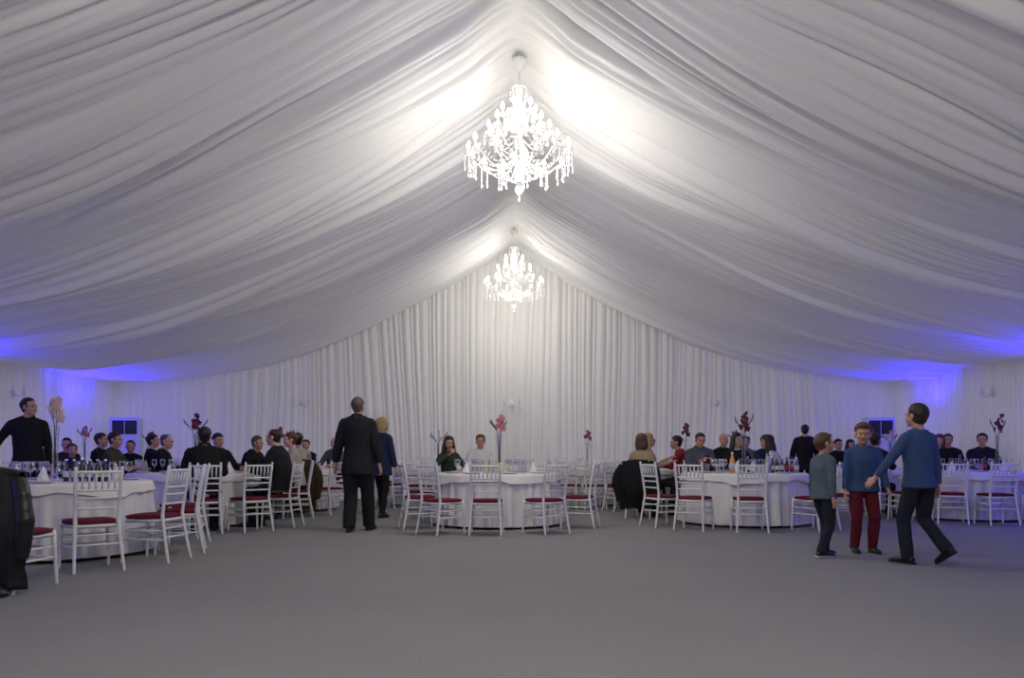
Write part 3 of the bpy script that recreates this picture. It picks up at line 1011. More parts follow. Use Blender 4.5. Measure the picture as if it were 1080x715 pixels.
#PEOPLE_BEGIN
# --- standing figures
person('waiter in a long-sleeved black shirt standing behind the front left table, looking to his side', (-6.40, 10.40), (.30, -.95), 1.80, vox=.008,
       top='black', bottom='black', hair=('short', 'black'), head=(1.05, 0.02), mainfig=True,
       hands=[(-.30, .02, .80), (.42, .16, .98)], elbows=[(-.6, -1, 0), (.9, -.8, -.2)], collar='black')
person('man in a black suit walking away across the carpet, seen from behind', (-2.07, 10.55), (.10, .99), 1.82, vox=.008,
       top='suit', bottom='suit', jacket=True, hair=('short', 'grey'), head=(-.10, .02), mainfig=True, wide=1.28,
       hands=[(-.33, .02, .84), (.29, .08, .84)], feet=[(-.085, -.10, .088), (.10, .20, .088)], collar='suit', elbows=[(-.6, -1, 0), (.6, -1, 0)])
person('woman in a navy jacket walking just beyond the man in the black suit', (-2.15, 12.95), (.35, .93), 1.63, vox=.009, female=True,
       top='navy', bottom='black', hair=('bob', 'blond'), head=(-.75, .0), mainfig=True, jacket=True,
       hands=[(-.22, .10, .78), (.24, .05, .78)], feet=[(-.09, .18, .08), (.09, -.14, .08)])
person('smallest boy, in a grey-blue shirt, dark jeans and white-soled sneakers', (3.17, 8.02), (.88, .30), 1.22, vox=.006, child=True, name='person',
       top='greyblue', bottom='jeans', hair=('boy', 'brown'), head=(-.30, 0.0), mainfig=True, shoe_sole=True,
       hands=[(-.19, .04, .52), (.20, -.04, .50)], feet=[(-.07, .08, .060), (.07, -.08, .060)], elbows=[(-.5, -1, 0), (.5, -1, 0)])
person('boy facing the camera in a blue sweater and burgundy trousers', (3.72, 8.34), (-.10, -.99), 1.33, vox=.006, child=True,
       top='blue', bottom='red', hair=('boy', 'brown'), head=(-.28, .10), mainfig=True, collar='greyblue',
       hands=[(-.22, .14, .62), (.20, .03, .58)], feet=[(-.09, .02, .064), (.08, -.02, .064)], elbows=[(-.6, -1, 0), (.6, -1, 0)])
person('tallest boy, in a blue denim shirt and dark trousers, stepping away with his arm out', (3.84, 7.42), (-.40, .92), 1.50, vox=.006, child=True,
       top='denim', bottom='jeans', hair=('short', 'dark'), head=(.06, .02), mainfig=True, lean=.03,
       hands=[(-.36, .20, .80), (.24, -.02, .66)], feet=[(-.06, .08, .073), (.14, -.18, .16, .55)], elbows=[(-.6, -.6, -.3), (.6, -1, 0)])
person('guest all in black standing with back turned before the rear curtain on the right', (6.16, 16.55), (.15, .99), 1.66, vox=.011,
       top='black', bottom='black', hair=('short', 'black'), jacket=True, hands=[(-.26, .10, .85), (.26, .10, .85)])

# --- seated figures: (label, x, y, facing, options)
SC = W + 'under '
SEATED = [
    ('man in an olive green T-shirt at the left', (-6.26, 12.25), (1.00, 0.06), dict(top='olive', hair=('short', 'dark'), shortsleeve=True, head=(-.15, .05), vox=.009, lean=.15)),
    ('balding man in a black sweater leaning over the table', (-5.83, 12.90), (0.99, 0.10), dict(top='black', hair=('receding', 'grey'), skin=M_SKIN2, lean=.35, head=(-.2, .05), vox=.009)),
    ('dark-haired guest with light collar beyond the balding man', (-6.32, 13.82), (0.97, 0.23), dict(top='black', collar='white', hair=('short', 'black'))),
    ('dark-haired boy facing camera, right of the olive T-shirt', (-6.95, 14.34), (0.21, -0.98), dict(top='black', hair=('short', 'black'), h=1.45, child=True)),
    ('dark-haired man in profile beyond the olive T-shirt', (-6.86, 13.08), (1.00, 0.01), dict(top='black', hair=('short', 'dark'), lean=.05)),
    ('small dark-haired child left of the olive T-shirt', (-6.96, 12.45), (0.61, -0.79), dict(top='navy', hair=('short', 'dark'), h=1.25, child=True)),
    ('man with black hair under the pale pink far-left orchids', (-7.54, 13.35), (0.28, -0.96), dict(top='maroon', hair=('short', 'black'), h=1.55, lean=.12)),
    ('guest in dark brown close behind the waiter', (-6.96, 11.57), (0.87, -0.49), dict(top='brown', hair=('short', 'dark'), lean=.1)),
    ('guest in thick black hooded jacket, back to camera', (-4.04, 10.35), (-0.40, 0.92), dict(top='black', jacket=True, feet=[(-.13, .37, .085), (.13, .37, .085)], hair=('short', 'black'), lean=.22, vox=.008, collar='black', h=1.80)),
    ('blond guest peeping out beyond the hooded guest', (-5.45, 13.93), (0.32, -0.95), dict(top='cream', female=True, hair=('bob', 'blond'))),
    ('smiling man in dark jacket with white collar', (-4.93, 13.16), (0.84, -0.54), dict(top='suit', jacket=True, collar='white', hair=('short', 'black'), vox=.009, head=(-.1, .1))),
    ('grey-haired man in black leaning sideways to talk', (-4.56, 13.52), (0.95, -0.32), dict(top='black', hair=('short', 'grey'), lean=.50, vox=.009)),
    ('auburn-haired guest listening to the grey-haired man', (-3.46, 12.72), (-0.96, -0.29), dict(head=(0.24, 0), top='cream', female=True, hair=('bun', 'auburn'), skin=M_SKIN2, lean=.25)),
    ('large balding man in dark suit in profile', (-3.28, 11.28), (-1.00, 0.08), dict(top='suit', bottom='suit', jacket=True, hair=('receding', 'dark'), skin=M_SKIN2, lean=.28, vox=.008, h=1.82, mainfig=True)),
    ('dark-haired woman in cream, back turned, beside brown coat', (-3.61, 13.31), (-0.39, 0.92), dict(top='cream', female=True, hair=('bun', 'black'), lean=.1)),
    ('dark-haired guest facing camera left of the bald guest', (-4.28, 16.35), (-0.03, -1.00), dict(top='black', hair=('short', 'black'), h=1.6)),
    ('bald pink-faced guest in a grey sweater', (-3.66, 16.27), (-0.30, -0.95), dict(top='grey', hair=('bald', 'grey'), skin=M_SKIN2)),
    ('long-haired woman lifting a cup at the middle table', (-1.05, 13.03), (0.28, -0.96), dict(top='green', female=True, hair=('long', 'dark'), vox=.009, h=1.58, hands=[(-.16, .38, .80), (.04, .24, 1.03)], elbows=[(-.8, -.4, -.6), (.9, .1, -.8)], head=(0, .12))),
    ('man in a white shirt at the middle table', (-0.54, 13.48), (0.07, -1.00), dict(top='white', collar='white', hair=('short', 'brown'), vox=.009, h=1.70)),
    ('light-brown-haired woman in front of the black coat', (2.10, 12.77), (.42, .91), dict(hands=[(-.15, .25, .71), (.13, .25, .71)], top='beige', female=True, hair=('bob', 'brown'), vox=.009, h=1.66)),
    ('blond woman with glasses and a beige sweater', (2.32, 13.46), (0.99, -0.16), dict(top='beige', female=True, hair=('long', 'blond'), glasses=True, vox=.009, hands=[(-.10, .34, .95), (.14, .36, .90)], h=1.72)),
    ('guest in a red sleeve reaching across the table', (3.13, 14.20), (-0.99, 0.13), dict(top='stripe', hair=('short', 'black'), lean=.35, hands=[(-.12, .50, .85), (.12, .48, .86)])),
    ('man in a grey jacket looking at his phone', (3.20, 13.44), (0.15, -0.99), dict(top='grey', collar='navy', jacket=True, hair=('buzz', 'dark'), vox=.008, h=1.80, head=(-.1, .28), hands=[(-.08, .30, .92), (.10, .30, .92)], mainfig=True)),
    ('woman with wavy black hair beside the orange juice', (3.83, 13.43), (-0.11, -0.99), dict(top='black', collar='white', female=True, hair=('long', 'black'), vox=.009, head=(.4, .05))),
    ('bald man half hidden by the black-haired woman', (3.83, 14.28), (0.27, -0.96), dict(feet=[(-.10, .36, .085), (.10, .36, .085)], top='black', hair=('bald', 'dark'), h=1.80)),
    ("guest in blue-grey behind the right table's tall vase", (4.63, 15.60), (-0.20, -0.98), dict(top='greyblue', hair=('short', 'dark'))),
    ('woman with very long brown hair bending to her neighbour', (4.59, 13.53), (-0.97, 0.26), dict(top='white', female=True, hair=('long', 'dark'), lean=.42, vox=.009)),
    ('guest whose face shows left of the very long hair', (4.62, 14.35), (0.20, -0.98), dict(top='navy', hair=('short', 'brown'), skin=M_SKIN2)),
    ('man in black far behind, left of the sweater boy', (6.92, 16.70), (0.09, -1.00), dict(top='black', hair=('short', 'black'), h=1.65)),
    ('long-haired woman in black far behind the boys', (7.45, 17.34), (0.08, -1.00), dict(top='black', female=True, hair=('long', 'black'), h=1.62)),
    ("guest in black behind the sweater boy's shoulder", (5.83, 12.72), (0.72, 0.69), dict(top='black', hair=('short', 'black'), lean=.25, hands=[(-.10, .50, .84), (.14, .50, .84)])),
    ('auburn-haired woman right of the tallest boy', (7.86, 14.48), (-0.46, -0.89), dict(top='black', female=True, hair=('bob', 'auburn'), skin=M_SKIN2)),
    ('dark-clad guest rising beside the auburn-haired woman', (8.40, 15.17), (-0.29, -0.96), dict(top='black', hair=('short', 'dark'), h=1.84)),
    ('dark-suited man behind the antler-like orchids', (8.43, 14.11), (-0.36, -0.93), dict(head=(-0.21, 0), top='suit', jacket=True, hair=('short', 'black'), vox=.009, h=1.80)),
]
AT = {}
for (lab, loc, fc, kw) in SEATED:
    f = V((fc[0], fc[1], 0)).normalized()
    AT[lab] = (loc[0] + f.x * .03, loc[1] + f.y * .03, fc, loc)
    person(lab, loc, fc, kw.pop('h', 1.74), sit=True, **kw)
    chair(loc[0] + f.x * .03, loc[1] + f.y * .03, fc[0], fc[1], 'white chair occupied by the ' + lab)
#PEOPLE_END

# ------------------------------------------------------------------ coats draped over chair backs
def coat_mesh(width, zlow, seed, flare=.08, bulge=.05):
    rng = np.random.RandomState(seed)
    # a sheet hung over a rail: front flap, over the top, long back
    n = 60; path = []
    for i in range(8):
        path.append((.05, .66 + .25 * i / 7))
    for a in np.linspace(0, PI, 7)[1:-1]:
        path.append((.05 * math.cos(a), .915 + .03 * math.sin(a)))
    for i in range(26):
        t = i / 25
        path.append((-.055 - bulge * math.sin(PI * min(1, t * 1.1)) , .91 - (.91 - zlow) * t))
    P = []
    for j, (y, z) in enumerate(path):
        t = max(0, (j - 13) / 25)
        u = np.linspace(-1, 1, n)
        w = width / 2 * (1 - .10 * max(0, 1 - abs(z - .91) / .12)) + flare * math.sin(PI * min(1, t * 1.25)) * .9
        x = u * w
        fold = np.sin(u * 7 + seed) * .6 + np.sin(u * 13 + seed * 2.1 + t * 2) * .4
        yy = y + (-.035 if j > 12 else .012) * fold * (.2 + t) + .05 * (np.abs(u) ** 3) * (1 if j > 12 else 0)
        zz = np.full(n, z) + .015 * np.sin(u * 5 + seed) * t - .03 * np.abs(u) ** 2 * (abs(z - .91) < .05)
        P.append(np.stack([x, yy, zz], -1))
    return grid_mesh('coat_panel', np.array(P), None) if False else np.array(P)

def coat(label, loc, face, m, zlow, seed, width=.52, flare=.08, bulge=.05, sleeves=True):
    root = thing('coat', label, 'coat', (loc[0], loc[1], 0), heading(*face), 'coats draped over chair backs')
    P = coat_mesh(width, zlow, seed, flare, bulge)
    P[:, :, 1] -= .235
    me = grid_mesh('coat_body', P, m)
    o = link('coat_body', me, root)
    sd = o.modifiers.new('thickness', 'SOLIDIFY'); sd.thickness = .014; sd.offset = 0
    if sleeves:
        for sx in (-1, 1):
            mb = MB()
            x = sx * (width / 2 + .01)
            pts = [(x * .86, -.25, .86), (x * 1.05, -.29, .74), (x * 1.18, -.31, .56), (x * 1.10, -.30, .40), (x * 1.0, -.28, .28)]
            mb.tube(pts, [(.05, .05), (.07, .06), (.068, .06), (.058, .05), (.05, .045)], 12)
            link('sleeve', remesh(mb, .012, 2, 'sleeve', m, .004, seed), root)
    return root

def collar_piece(root, m, width):
    pass

# the large black leather coat at the left border, over a chair pulled away from the table
chair(-3.86, 6.10, .10, .995, W + 'at the left border, buried under the black leather coat')
lc = coat('long black leather coat draped over a chair at the left border, trailing to the carpet', (-3.86, 6.08), (.10, .995), M_BLACKLEATHER, .03, 4, .56, .10, .06)
mb = MB()
mb.tube([(.02, -.31, .02), (.08, -.34, .05), (.16, -.33, .04), (.22, -.30, .025)], [(.05, .02), (.10, .045), (.09, .04), (.03, .015)], 12, side=V((0, 1, 0)))
link('coat_hem', remesh(mb, .01, 2, 'coat_hem', M_BLACKLEATHER, .004, 3), lc)
coat('long brown coat hanging on the chair of the woman in cream', AT['dark-haired woman in cream, back turned, beside brown coat'][:2], AT['dark-haired woman in cream, back turned, beside brown coat'][2], FB['brown'], .10, 6, .50, .06, .07)
coat('black coat hung over the chair of the light-brown-haired woman', AT['light-brown-haired woman in front of the black coat'][:2], AT['light-brown-haired woman in front of the black coat'][2], FB['black'], .16, 9, .56, .13, .08)
chair(7.92, 11.72, -.45, .9, W + 'under a black coat at the right border')
coat('black coat on a chair cut by the right border', (7.92, 11.72), (-.45, .9), FB['black'], .30, 11, .50, .05, .05)

# ------------------------------------------------------------------ vases with orchids
def vase_mesh():
    m = MB()
    out = [(0, .003), (.055, .003), (.058, .012), (.036, .03), (.028, .06), (.027, .14), (.027, .26), (.029, .38), (.034, .48), (.045, .56), (.050, .585)]
    inn = [(.046, .583), (.041, .555), (.030, .48), (.0255, .38), (.0235, .26), (.0235, .14), (.024, .07), (0, .06)]
    m.lathe(out + inn, 20)
    return m.mesh('vase', M_VASE)
VASE = vase_mesh()
PET = {
    'pale': mat('petal_pale_pink', (.64, .45, .45), .6, noise=.1, nscale=60),
    'pink': mat('petal_pink', (.50, .16, .22), .6, noise=.15, nscale=60),
    'red': mat('petal_dark_red', (.11, .008, .030), .6, noise=.2, nscale=60),
    'rose': mat('petal_rose', (.30, .03, .075), .6, noise=.2, nscale=60),
}
M_STEM = mat('stem_green', (.05, .08, .03), .6, noise=.2, nscale=40)
M_TWIG = mat('twig_grey', (.11, .09, .085), .7, noise=.2, nscale=40)
M_CORE = mat('orchid_core', (.45, .30, .10), .6, noise=.2, nscale=60)

def blossom_mesh(col):
    m = MB()
    for k in range(5):
        a = 2 * PI * k / 5 + PI / 2
        r = .036 if k in (1, 4) else .030
        c = V((.030 * math.cos(a), -.004, .030 * math.sin(a)))
        rot = Matrix.Rotation(-a, 3, 'Y')
        m.ell(c, (.027, .006, .019 if k not in (1, 4) else .024), 10, 6, rot)
    m.ell((0, -.014, -.006), (.010, .014, .013), 8, 6)
    return m.mesh('blossom', PET[col])
BLOS = {c: blossom_mesh(c) for c in PET}
def core_mesh():
    m = MB(); m.ell((0, -.018, 0), (.007, .008, .007), 8, 6); return m.mesh('blossom_core', M_CORE)
CORE = core_mesh()

def bouquet(label, vlabel, x, y, col, height=.82, nb=9, twigs=2, spread=.10, one=False, seed=0):
    """tall vase on a tabletop plus the arrangement in it; height = top of the flowers above the table"""
    rng = random.Random(seed + 3)
    z0 = .7585
    v = link('vase', VASE, None, (x, y, z0), seed * .5); tag(v, vlabel, 'vase', 'tall glass vases')
    sc = max(.6, min(1.0, (height - .22) / .585)); v.scale = (1, 1, sc)
    vh = .585 * sc
    r = thing('orchid_bouquet', label, 'flowers', (x, y, z0), 0, 'orchid bouquets in tall vases')
    m = MB()
    top = V((.03 * rng.uniform(-1, 1) + .03, 0, height))
    m.tube([(0, 0, .10), (.004, 0, vh * .7), (.012, 0, vh), top * .96], [.005, .005, .005, .004], 6); m.obj('stem', M_STEM, r)
    for k in range(twigs):
        s = 1 if k % 2 else -1
        m = MB(); w = spread * rng.uniform(.8, 1.25); hh = height - rng.uniform(-.02, .07)
        m.tube([(s * .006, .004, .08), (s * .010, .004, vh), (s * w * .55, .0, vh + (hh - vh) * .45), (s * w, .0, vh + (hh - vh) * .75), (s * w * 1.02, 0, hh)], [.005, .005, .006, .006, .003], 6)
        for q in range(4):
            t = .5 + q * .13
            p = V((s * w * (.6 + .45 * q / 4), 0, vh + (hh - vh) * (.5 + .45 * q / 4)))
            m.ell(p, (.010, .009, .013), 7, 5)
        m.obj('twig', M_TWIG, r)
    for k in range(nb):
        t = k / max(1, nb - 1)
        zz = vh + .075 + (height - vh - .075) * t
        sw = .060 * (1 - .55 * t)
        an = k * 2.4
        bx = top.x * t + sw * math.cos(an) * .9
        by = sw * math.sin(an)
        b = link('blossom', BLOS[col], r, (bx, by, zz)); 
        b.rotation_euler = (rng.uniform(-.4, .3), 0, rng.uniform(-1.0, 1.0)); s_ = .98 - .28 * t; b.scale = (s_, s_, s_)
        link('blossom_core', CORE, b)
    return r

BQ = [
    ('tall spray of pale pink orchids beside the waiter', 'tall clear glass vase on the front left table', -4.83, 8.32, 'pale', .86, 9, 1, .05),
    ('pale pink orchids with wide twigs at the far left', 'dark-looking slim vase under the pale pink wide-twigged orchids', -8.15, 15.0, 'pink', .78, 6, 2, .16),
    ('dark red orchids rising above the hooded guest', 'slim vase behind the hooded guest', -4.74, 11.78, 'red', .86, 8, 2, .15),
    ('small dark red orchids beyond the balding man in black', 'slim vase in the back left corner', -7.72, 16.75, 'red', .72, 6, 1, .12),
    ('taller of the two wine-red orchid sprays left of the walking man', 'left one of the slim vase pair near the bald guest', -4.36, 14.75, 'rose', .76, 7, 1, .10),
    ('shorter of the two wine-red orchid sprays left of the walking man', 'right one of the slim vase pair near the bald guest', -4.76, 17.05, 'rose', .78, 6, 2, .10),
    ('sparse pinkish twigs spreading in a V over the rear table', 'very slim vase holding the sparse V of twigs', -1.52, 16.2, 'pale', .73, 2, 3, .16),
    ('pink and red orchids with grey leaves over the middle table', 'clear vase in the centre of the middle table', -.19, 11.72, 'pink', .84, 7, 3, .12),
    ('single dark red bloom cluster on a straight stem, right of the middle table', 'thin vase under the single red bloom cluster', 1.55, 16.2, 'rose', .74, 5, 0, .1),
    ('dark red orchids left of the man in the grey jacket', 'slim vase left of the man in the grey jacket', 3.40, 15.45, 'red', .86, 7, 0, .1),
    ('tallest dark red orchids over the orange juice table', 'tall clear vase on the orange juice table', 3.52, 11.95, 'red', .90, 9, 2, .12),
    ('smaller dark red orchids just left of the tallest spray', 'slim vase on the rear right table', 4.80, 16.95, 'red', .76, 6, 1, .14),
    ('dark red orchids with upswept antler-like twigs at the far right', 'tall clear vase at the far right', 8.08, 13.1, 'red', .92, 9, 2, .15),
    ('dusky red orchids between the boy in the sweater and the tallest boy', 'left one of two vases between the taller boys', 6.90, 15.15, 'rose', .76, 7, 1, .12),
    ('pale pink orchids between the boy in the sweater and the tallest boy', 'right one of two vases between the taller boys', 7.19, 14.95, 'pale', .72, 6, 2, .14),
]
TW = {}   # occupied spots per table
for i, q in enumerate(BQ):
    bouquet(q[0], q[1], q[2], q[3], q[4], q[5], q[6], q[7], q[8], seed=i)

# ------------------------------------------------------------------ tableware
def wineglass():
    m = MB(); m.lathe([(0, .0), (.032, .001), (.034, .003), (.008, .009), (.0045, .02), (.004, .085), (.010, .095), (.028, .112), (.036, .14), (.036, .165), (.030, .205), (.0285, .205), (.034, .165), (.034, .14), (.026, .114), (0, .1)], 14)
    return m.mesh('wine_glass', M_GLASS)
def tumbler():
    m = MB(); m.lathe([(0, .0), (.027, 0), (.029, .01), (.034, .12), (.0325, .12), (.027, .012), (0, .010)], 14)
    return m.mesh('tumbler', M_GLASS)
WG, TU = wineglass(), tumbler()
M_COLA = mat('dark_drink', (.018, .008, .006), .15, spec=.6, noise=.05, nscale=20)
M_GREENB = mat('green_bottle', (.015, .045, .02), .12, spec=.6, noise=.05, nscale=20)
M_REDLAB = mat('red_label', (.38, .02, .03), .5, noise=.05, nscale=20)
M_WHLAB = mat('white_label', (.65, .65, .62), .5, noise=.05, nscale=20)
M_BLUELAB = mat('blue_label', (.08, .14, .38), .5, noise=.05, nscale=20)
M_JUICE = mat('orange_juice', (.75, .33, .045), .35, spec=.5, noise=.05, nscale=20)
M_YELLOW = mat('lemon_juice', (.66, .58, .22), .35, spec=.5, noise=.05, nscale=20)
M_WATER = glass_mat('water_bottle', (.72, .80, .95), .45)

def make_bottle(kind):
    r = thing('bottle', 'x', 'bottle')
    body, lab, cap, h, R = {'cola': (M_COLA, M_REDLAB, M_REDLAB, .235, .029), 'dark': (M_COLA, M_WHLAB, M_METAL, .23, .030),
                            'green': (M_GREENB, M_WHLAB, M_METAL, .24, .030), 'juice': (M_JUICE, M_WHLAB, M_WHLAB, .31, .040),
                            'lemon': (M_YELLOW, M_WHLAB, M_WHLAB, .20, .030), 'water': (M_WATER, M_BLUELAB, M_BLUELAB, .27, .033)}[kind]
    m = MB(); m.lathe([(0, 0), (R * .9, 0), (R, .008), (R, h * .52), (R * .92, h * .60), (R * .5, h * .76), (R * .40, h * .86), (R * .40, h * .95), (0, h * .95)], 16); m.obj('bottle_body', body, r)
    m = MB(); m.lathe([(R * 1.012, h * .20), (R * 1.03, h * .21), (R * 1.03, h * .46), (R * 1.012, h * .47)], 16); m.obj('bottle_label', lab, r)
    m = MB(); m.lathe([(R * .44, h * .92), (R * .46, h * .93), (R * .46, h * .995), (R * .38, h), (0, h)], 12); m.obj('cap', cap, r)
    return r
def napkin_mesh():
    m = MB(); N = 24
    prof = []
    for i in range(7):
        t = i / 6
        prof.append((.062 * (1 - t) ** .8 + .003, .17 * t))
    vs = []; fs = []
    for i, (r, z) in enumerate(prof):
        for k in range(N):
            a = 2 * PI * k / N
            rr = r * (1 + .22 * math.sin(3 * a + z * 9) * (1 - i / 7)) 
            vs.append((rr * math.cos(a), rr * .8 * math.sin(a), z + (.006 * math.sin(5 * a) if i else 0)))
    for i in range(6):
        for k in range(N):
            k2 = (k + 1) % N
            fs.append((i * N + k, i * N + k2, (i + 1) * N + k2, (i + 1) * N + k))
    fs.append(tuple(6 * N + k for k in range(N))); fs.append(tuple(range(N))[::-1])
    m.add(vs, fs); return m.mesh('napkin', M_NAPKIN)
NAP = napkin_mesh()
def plate_mesh():
    m = MB(); m.lathe([(0, .0), (.075, 0), (.085, .006), (.13, .018), (.131, .021), (.085, .010), (.074, .005), (0, .005)], 28)
    return m.mesh('plate', M_CHINA)
PL = plate_mesh()

BOT = {}
def put_bottle(kind, x, y, label, group):
    if kind not in BOT:
        b = make_bottle(kind); BOT[kind] = b
        b.location = (x, y, .7585); b['label'] = label; b['group'] = group
        return b
    return copy_tree(BOT[kind], (x, y, .7585), random.uniform(0, 6), label, group)

def dress(key, nw, nt, npl, nn, bottles, seed):
    x, y, desc = TAB[key]
    rng = random.Random(seed)
    occ = [(0.0, 0.0, .075)]
    for q in BQ:
        occ.append((q[2] - x, q[3] - y, .085))
    if key == 'A': occ.append((.12, -.44, .095))
    def place(r, rmin, rmax, cx=None, cy=None):
        for _ in range(400):
            a = rng.uniform(0, 2 * PI); rr = rng.uniform(rmin, rmax)
            px, py = rr * math.cos(a), rr * math.sin(a)
            if all((px - ox) ** 2 + (py - oy) ** 2 > (r + orr) ** 2 for ox, oy, orr in occ):
                occ.append((px, py, r)); return px, py
        return None
    def fixed(px, py, r):
        occ.append((px, py, r))
    for (kind, px, py, lab) in bottles:
        fixed(px, py, .045 if kind == 'juice' else .034)
        put_bottle(kind, x + px, y + py, lab, 'bottles on the ' + desc)
    for i in range(npl):
        a = 2 * PI * (i + .5) / npl + seed
        px, py = .70 * math.cos(a), .70 * math.sin(a)
        if any((px - ox) ** 2 + (py - oy) ** 2 < (.135 + orr) ** 2 for ox, oy, orr in occ): continue
        occ.append((px, py, .135))
        o = link('plate', PL, None, (x + px, y + py, .7585)); tag(o, 'white dinner plate on the ' + desc, 'plate', 'plates on the ' + desc)
    for i in range(nn):
        p = place(.068, .45, .62)
        if p:
            o = link('napkin', NAP, None, (x + p[0], y + p[1], .7585), rng.uniform(0, 6)); tag(o, 'white napkin folded into a cone on the ' + desc, 'napkin', 'napkins on the ' + desc)
    for i in range(nw):
        p = place(.040, .22, .82)
        if p:
            o = link('wine_glass', WG, None, (x + p[0], y + p[1], .7585)); tag(o, 'stemmed wine glass among others on the ' + desc, 'glass', 'wine glasses on the ' + desc)
    for i in range(nt):
        p = place(.038, .25, .82)
        if p:
            o = link('tumbler', TU, None, (x + p[0], y + p[1], .7585)); tag(o, 'straight clear tumbler among others on the ' + desc, 'glass', 'tumblers on the ' + desc)

def row(kinds, x0, y0, dx, dy, desc):
    names = {'cola': 'red-labelled cola bottle', 'dark': 'dark white-labelled bottle', 'green': 'small green bottle',
             'lemon': 'yellow lemon juice bottle', 'water': 'blue-labelled water bottle', 'juice': 'tall orange juice bottle'}
    ords = ['first', 'second', 'third', 'fourth', 'fifth', 'sixth', 'seventh', 'eighth']
    return [(k, x0 + dx * i, y0 + dy * i, names[k] + ', ' + ords[i] + ' from left on the ' + desc) for i, k in enumerate(kinds)]

dA, dB, dK, dH, dN, dD = (TAB[k][2] for k in 'ABKHND')
dress('A', 22, 6, 7, 3, row(['dark', 'dark', 'green', 'dark', 'dark', 'dark'], .20, -.18, .075, .012, dA) +
      [('lemon', -.27, -.50, 'small yellow bottle beside the coat on the ' + dA)], 1)
dress('B', 12, 5, 6, 2, row(['water', 'water'], .22, -.28, .09, .0, dB), 2)
dress('H', 24, 10, 8, 3, row(['lemon', 'lemon', 'lemon', 'lemon'], -.16, -.30, .075, .0, dH), 3)
dress('K', 18, 8, 7, 2, [('juice', -.22, -.18, 'tall orange juice bottle on the ' + dK), ('green', -.02, -.28, 'green glass bottle right of the juice on the ' + dK)] +
      row(['green', 'dark', 'dark', 'cola', 'cola', 'dark'], .36, -.22, .078, .012, dK) + [('water', .26, -.40, 'clear water bottle with blue label on the ' + dK)], 4)
dress('N', 14, 6, 7, 2, [('cola', .28, -.12, 'dark cola bottle with red label on the ' + dN), ('water', -.20, -.25, 'clear water bottle with blue label on the ' + dN), ('lemon', .52, -.35, 'pale yellow juice bottle at the right on the ' + dN)], 5)
dress('D', 12, 5, 5, 1, row(['dark', 'green', 'dark', 'dark'], .10, -.25, .08, .01, dD), 6)
for i, k in enumerate('CEGIJLMO'):
    dress(k, 6, 3, 4, 1, [], 20 + i)

def local_at(lab, x, y):
    a = AT[lab]; f = V((a[2][0], a[2][1])).normalized()
    return a[3][0] + f.x * y + f.y * x, a[3][1] + f.y * y - f.x * x, heading(*a[2])
o = link('napkin', NAP, None, (-4.68, 7.86, .7585), 1.0); o.scale = (.95, .95, .95)
tag(o, 'largest white napkin cone, in front of the tall vase on the front left table', 'napkin', 'napkins on the ' + dA)
# phone held by the man in the grey jacket
r = thing('smartphone', 'lit smartphone held by the man in the grey jacket', 'phone', (0, 0, 0))
m = MB(); m.rbox((0, 0, 0), (.075, .009, .15), .003); m.obj('phone_body', M_SHOE, r)
m = MB(); m.rbox((0, .0055, 0), (.068, .002, .138), .0005); m.obj('screen', mat('lit_screen', (.1, .1, .1), .3, emit=(1, .75, .9), estr=8), r)
px, py, pr = local_at('man in a grey jacket looking at his phone', .01, .385)
r.location = (px, py, .955); r.rotation_euler = (-.5, 0, pr + PI)

# white cup in the woman's hand at the middle table
m = MB(); m.lathe([(0, 0), (.022, 0), (.026, .01), (.036, .075), (.034, .075), (.024, .012), (0, .01)], 16)
o = m.obj('cup', mat('amber_cup', (.62, .42, .20), .3, noise=.05, nscale=20)); o.location = (*local_at('long-haired woman lifting a cup at the middle table', .0, .31)[:2], 1.05)
tag(o, 'amber drinking cup lifted by the woman at the middle table', 'cup')

# bottle on the floor under the left table
m = MB(); m.lathe([(0, 0), (.05, 0), (.052, .01), (.048, .08), (.03, .12), (.018, .17), (.016, .30), (.02, .31), (.016, .325), (0, .325)], 16)
o = m.obj('bottle', M_TOPPER); o.location = (-3.98, 10.96, 0)
tag(o, 'cream bottle with a long neck standing on the carpet under the hooded guest', 'bottle')

# black handbag
r = thing('handbag', 'black handbag on the carpet between the middle and right tables', 'bag', (2.02, 15.95, 0), .3)
m = MB(); m.tube([(0, 0, .005), (0, 0, .05), (0, 0, .15), (0, 0, .23)], [(.13, .07), (.145, .085), (.135, .065), (.11, .03)], 16)
link('bag_body', remesh(m, .012, 3, 'bag_body', M_BLACKLEATHER, .004, 2), r)
for s in (-1, 1):
    m = MB(); m.tube([(-.07, s * .025, .21), (-.06, s * .03, .29), (0, s * .032, .325), (.06, s * .03, .29), (.07, s * .025, .21)], .007, 7); m.obj('handle', M_BLACKLEATHER, r)

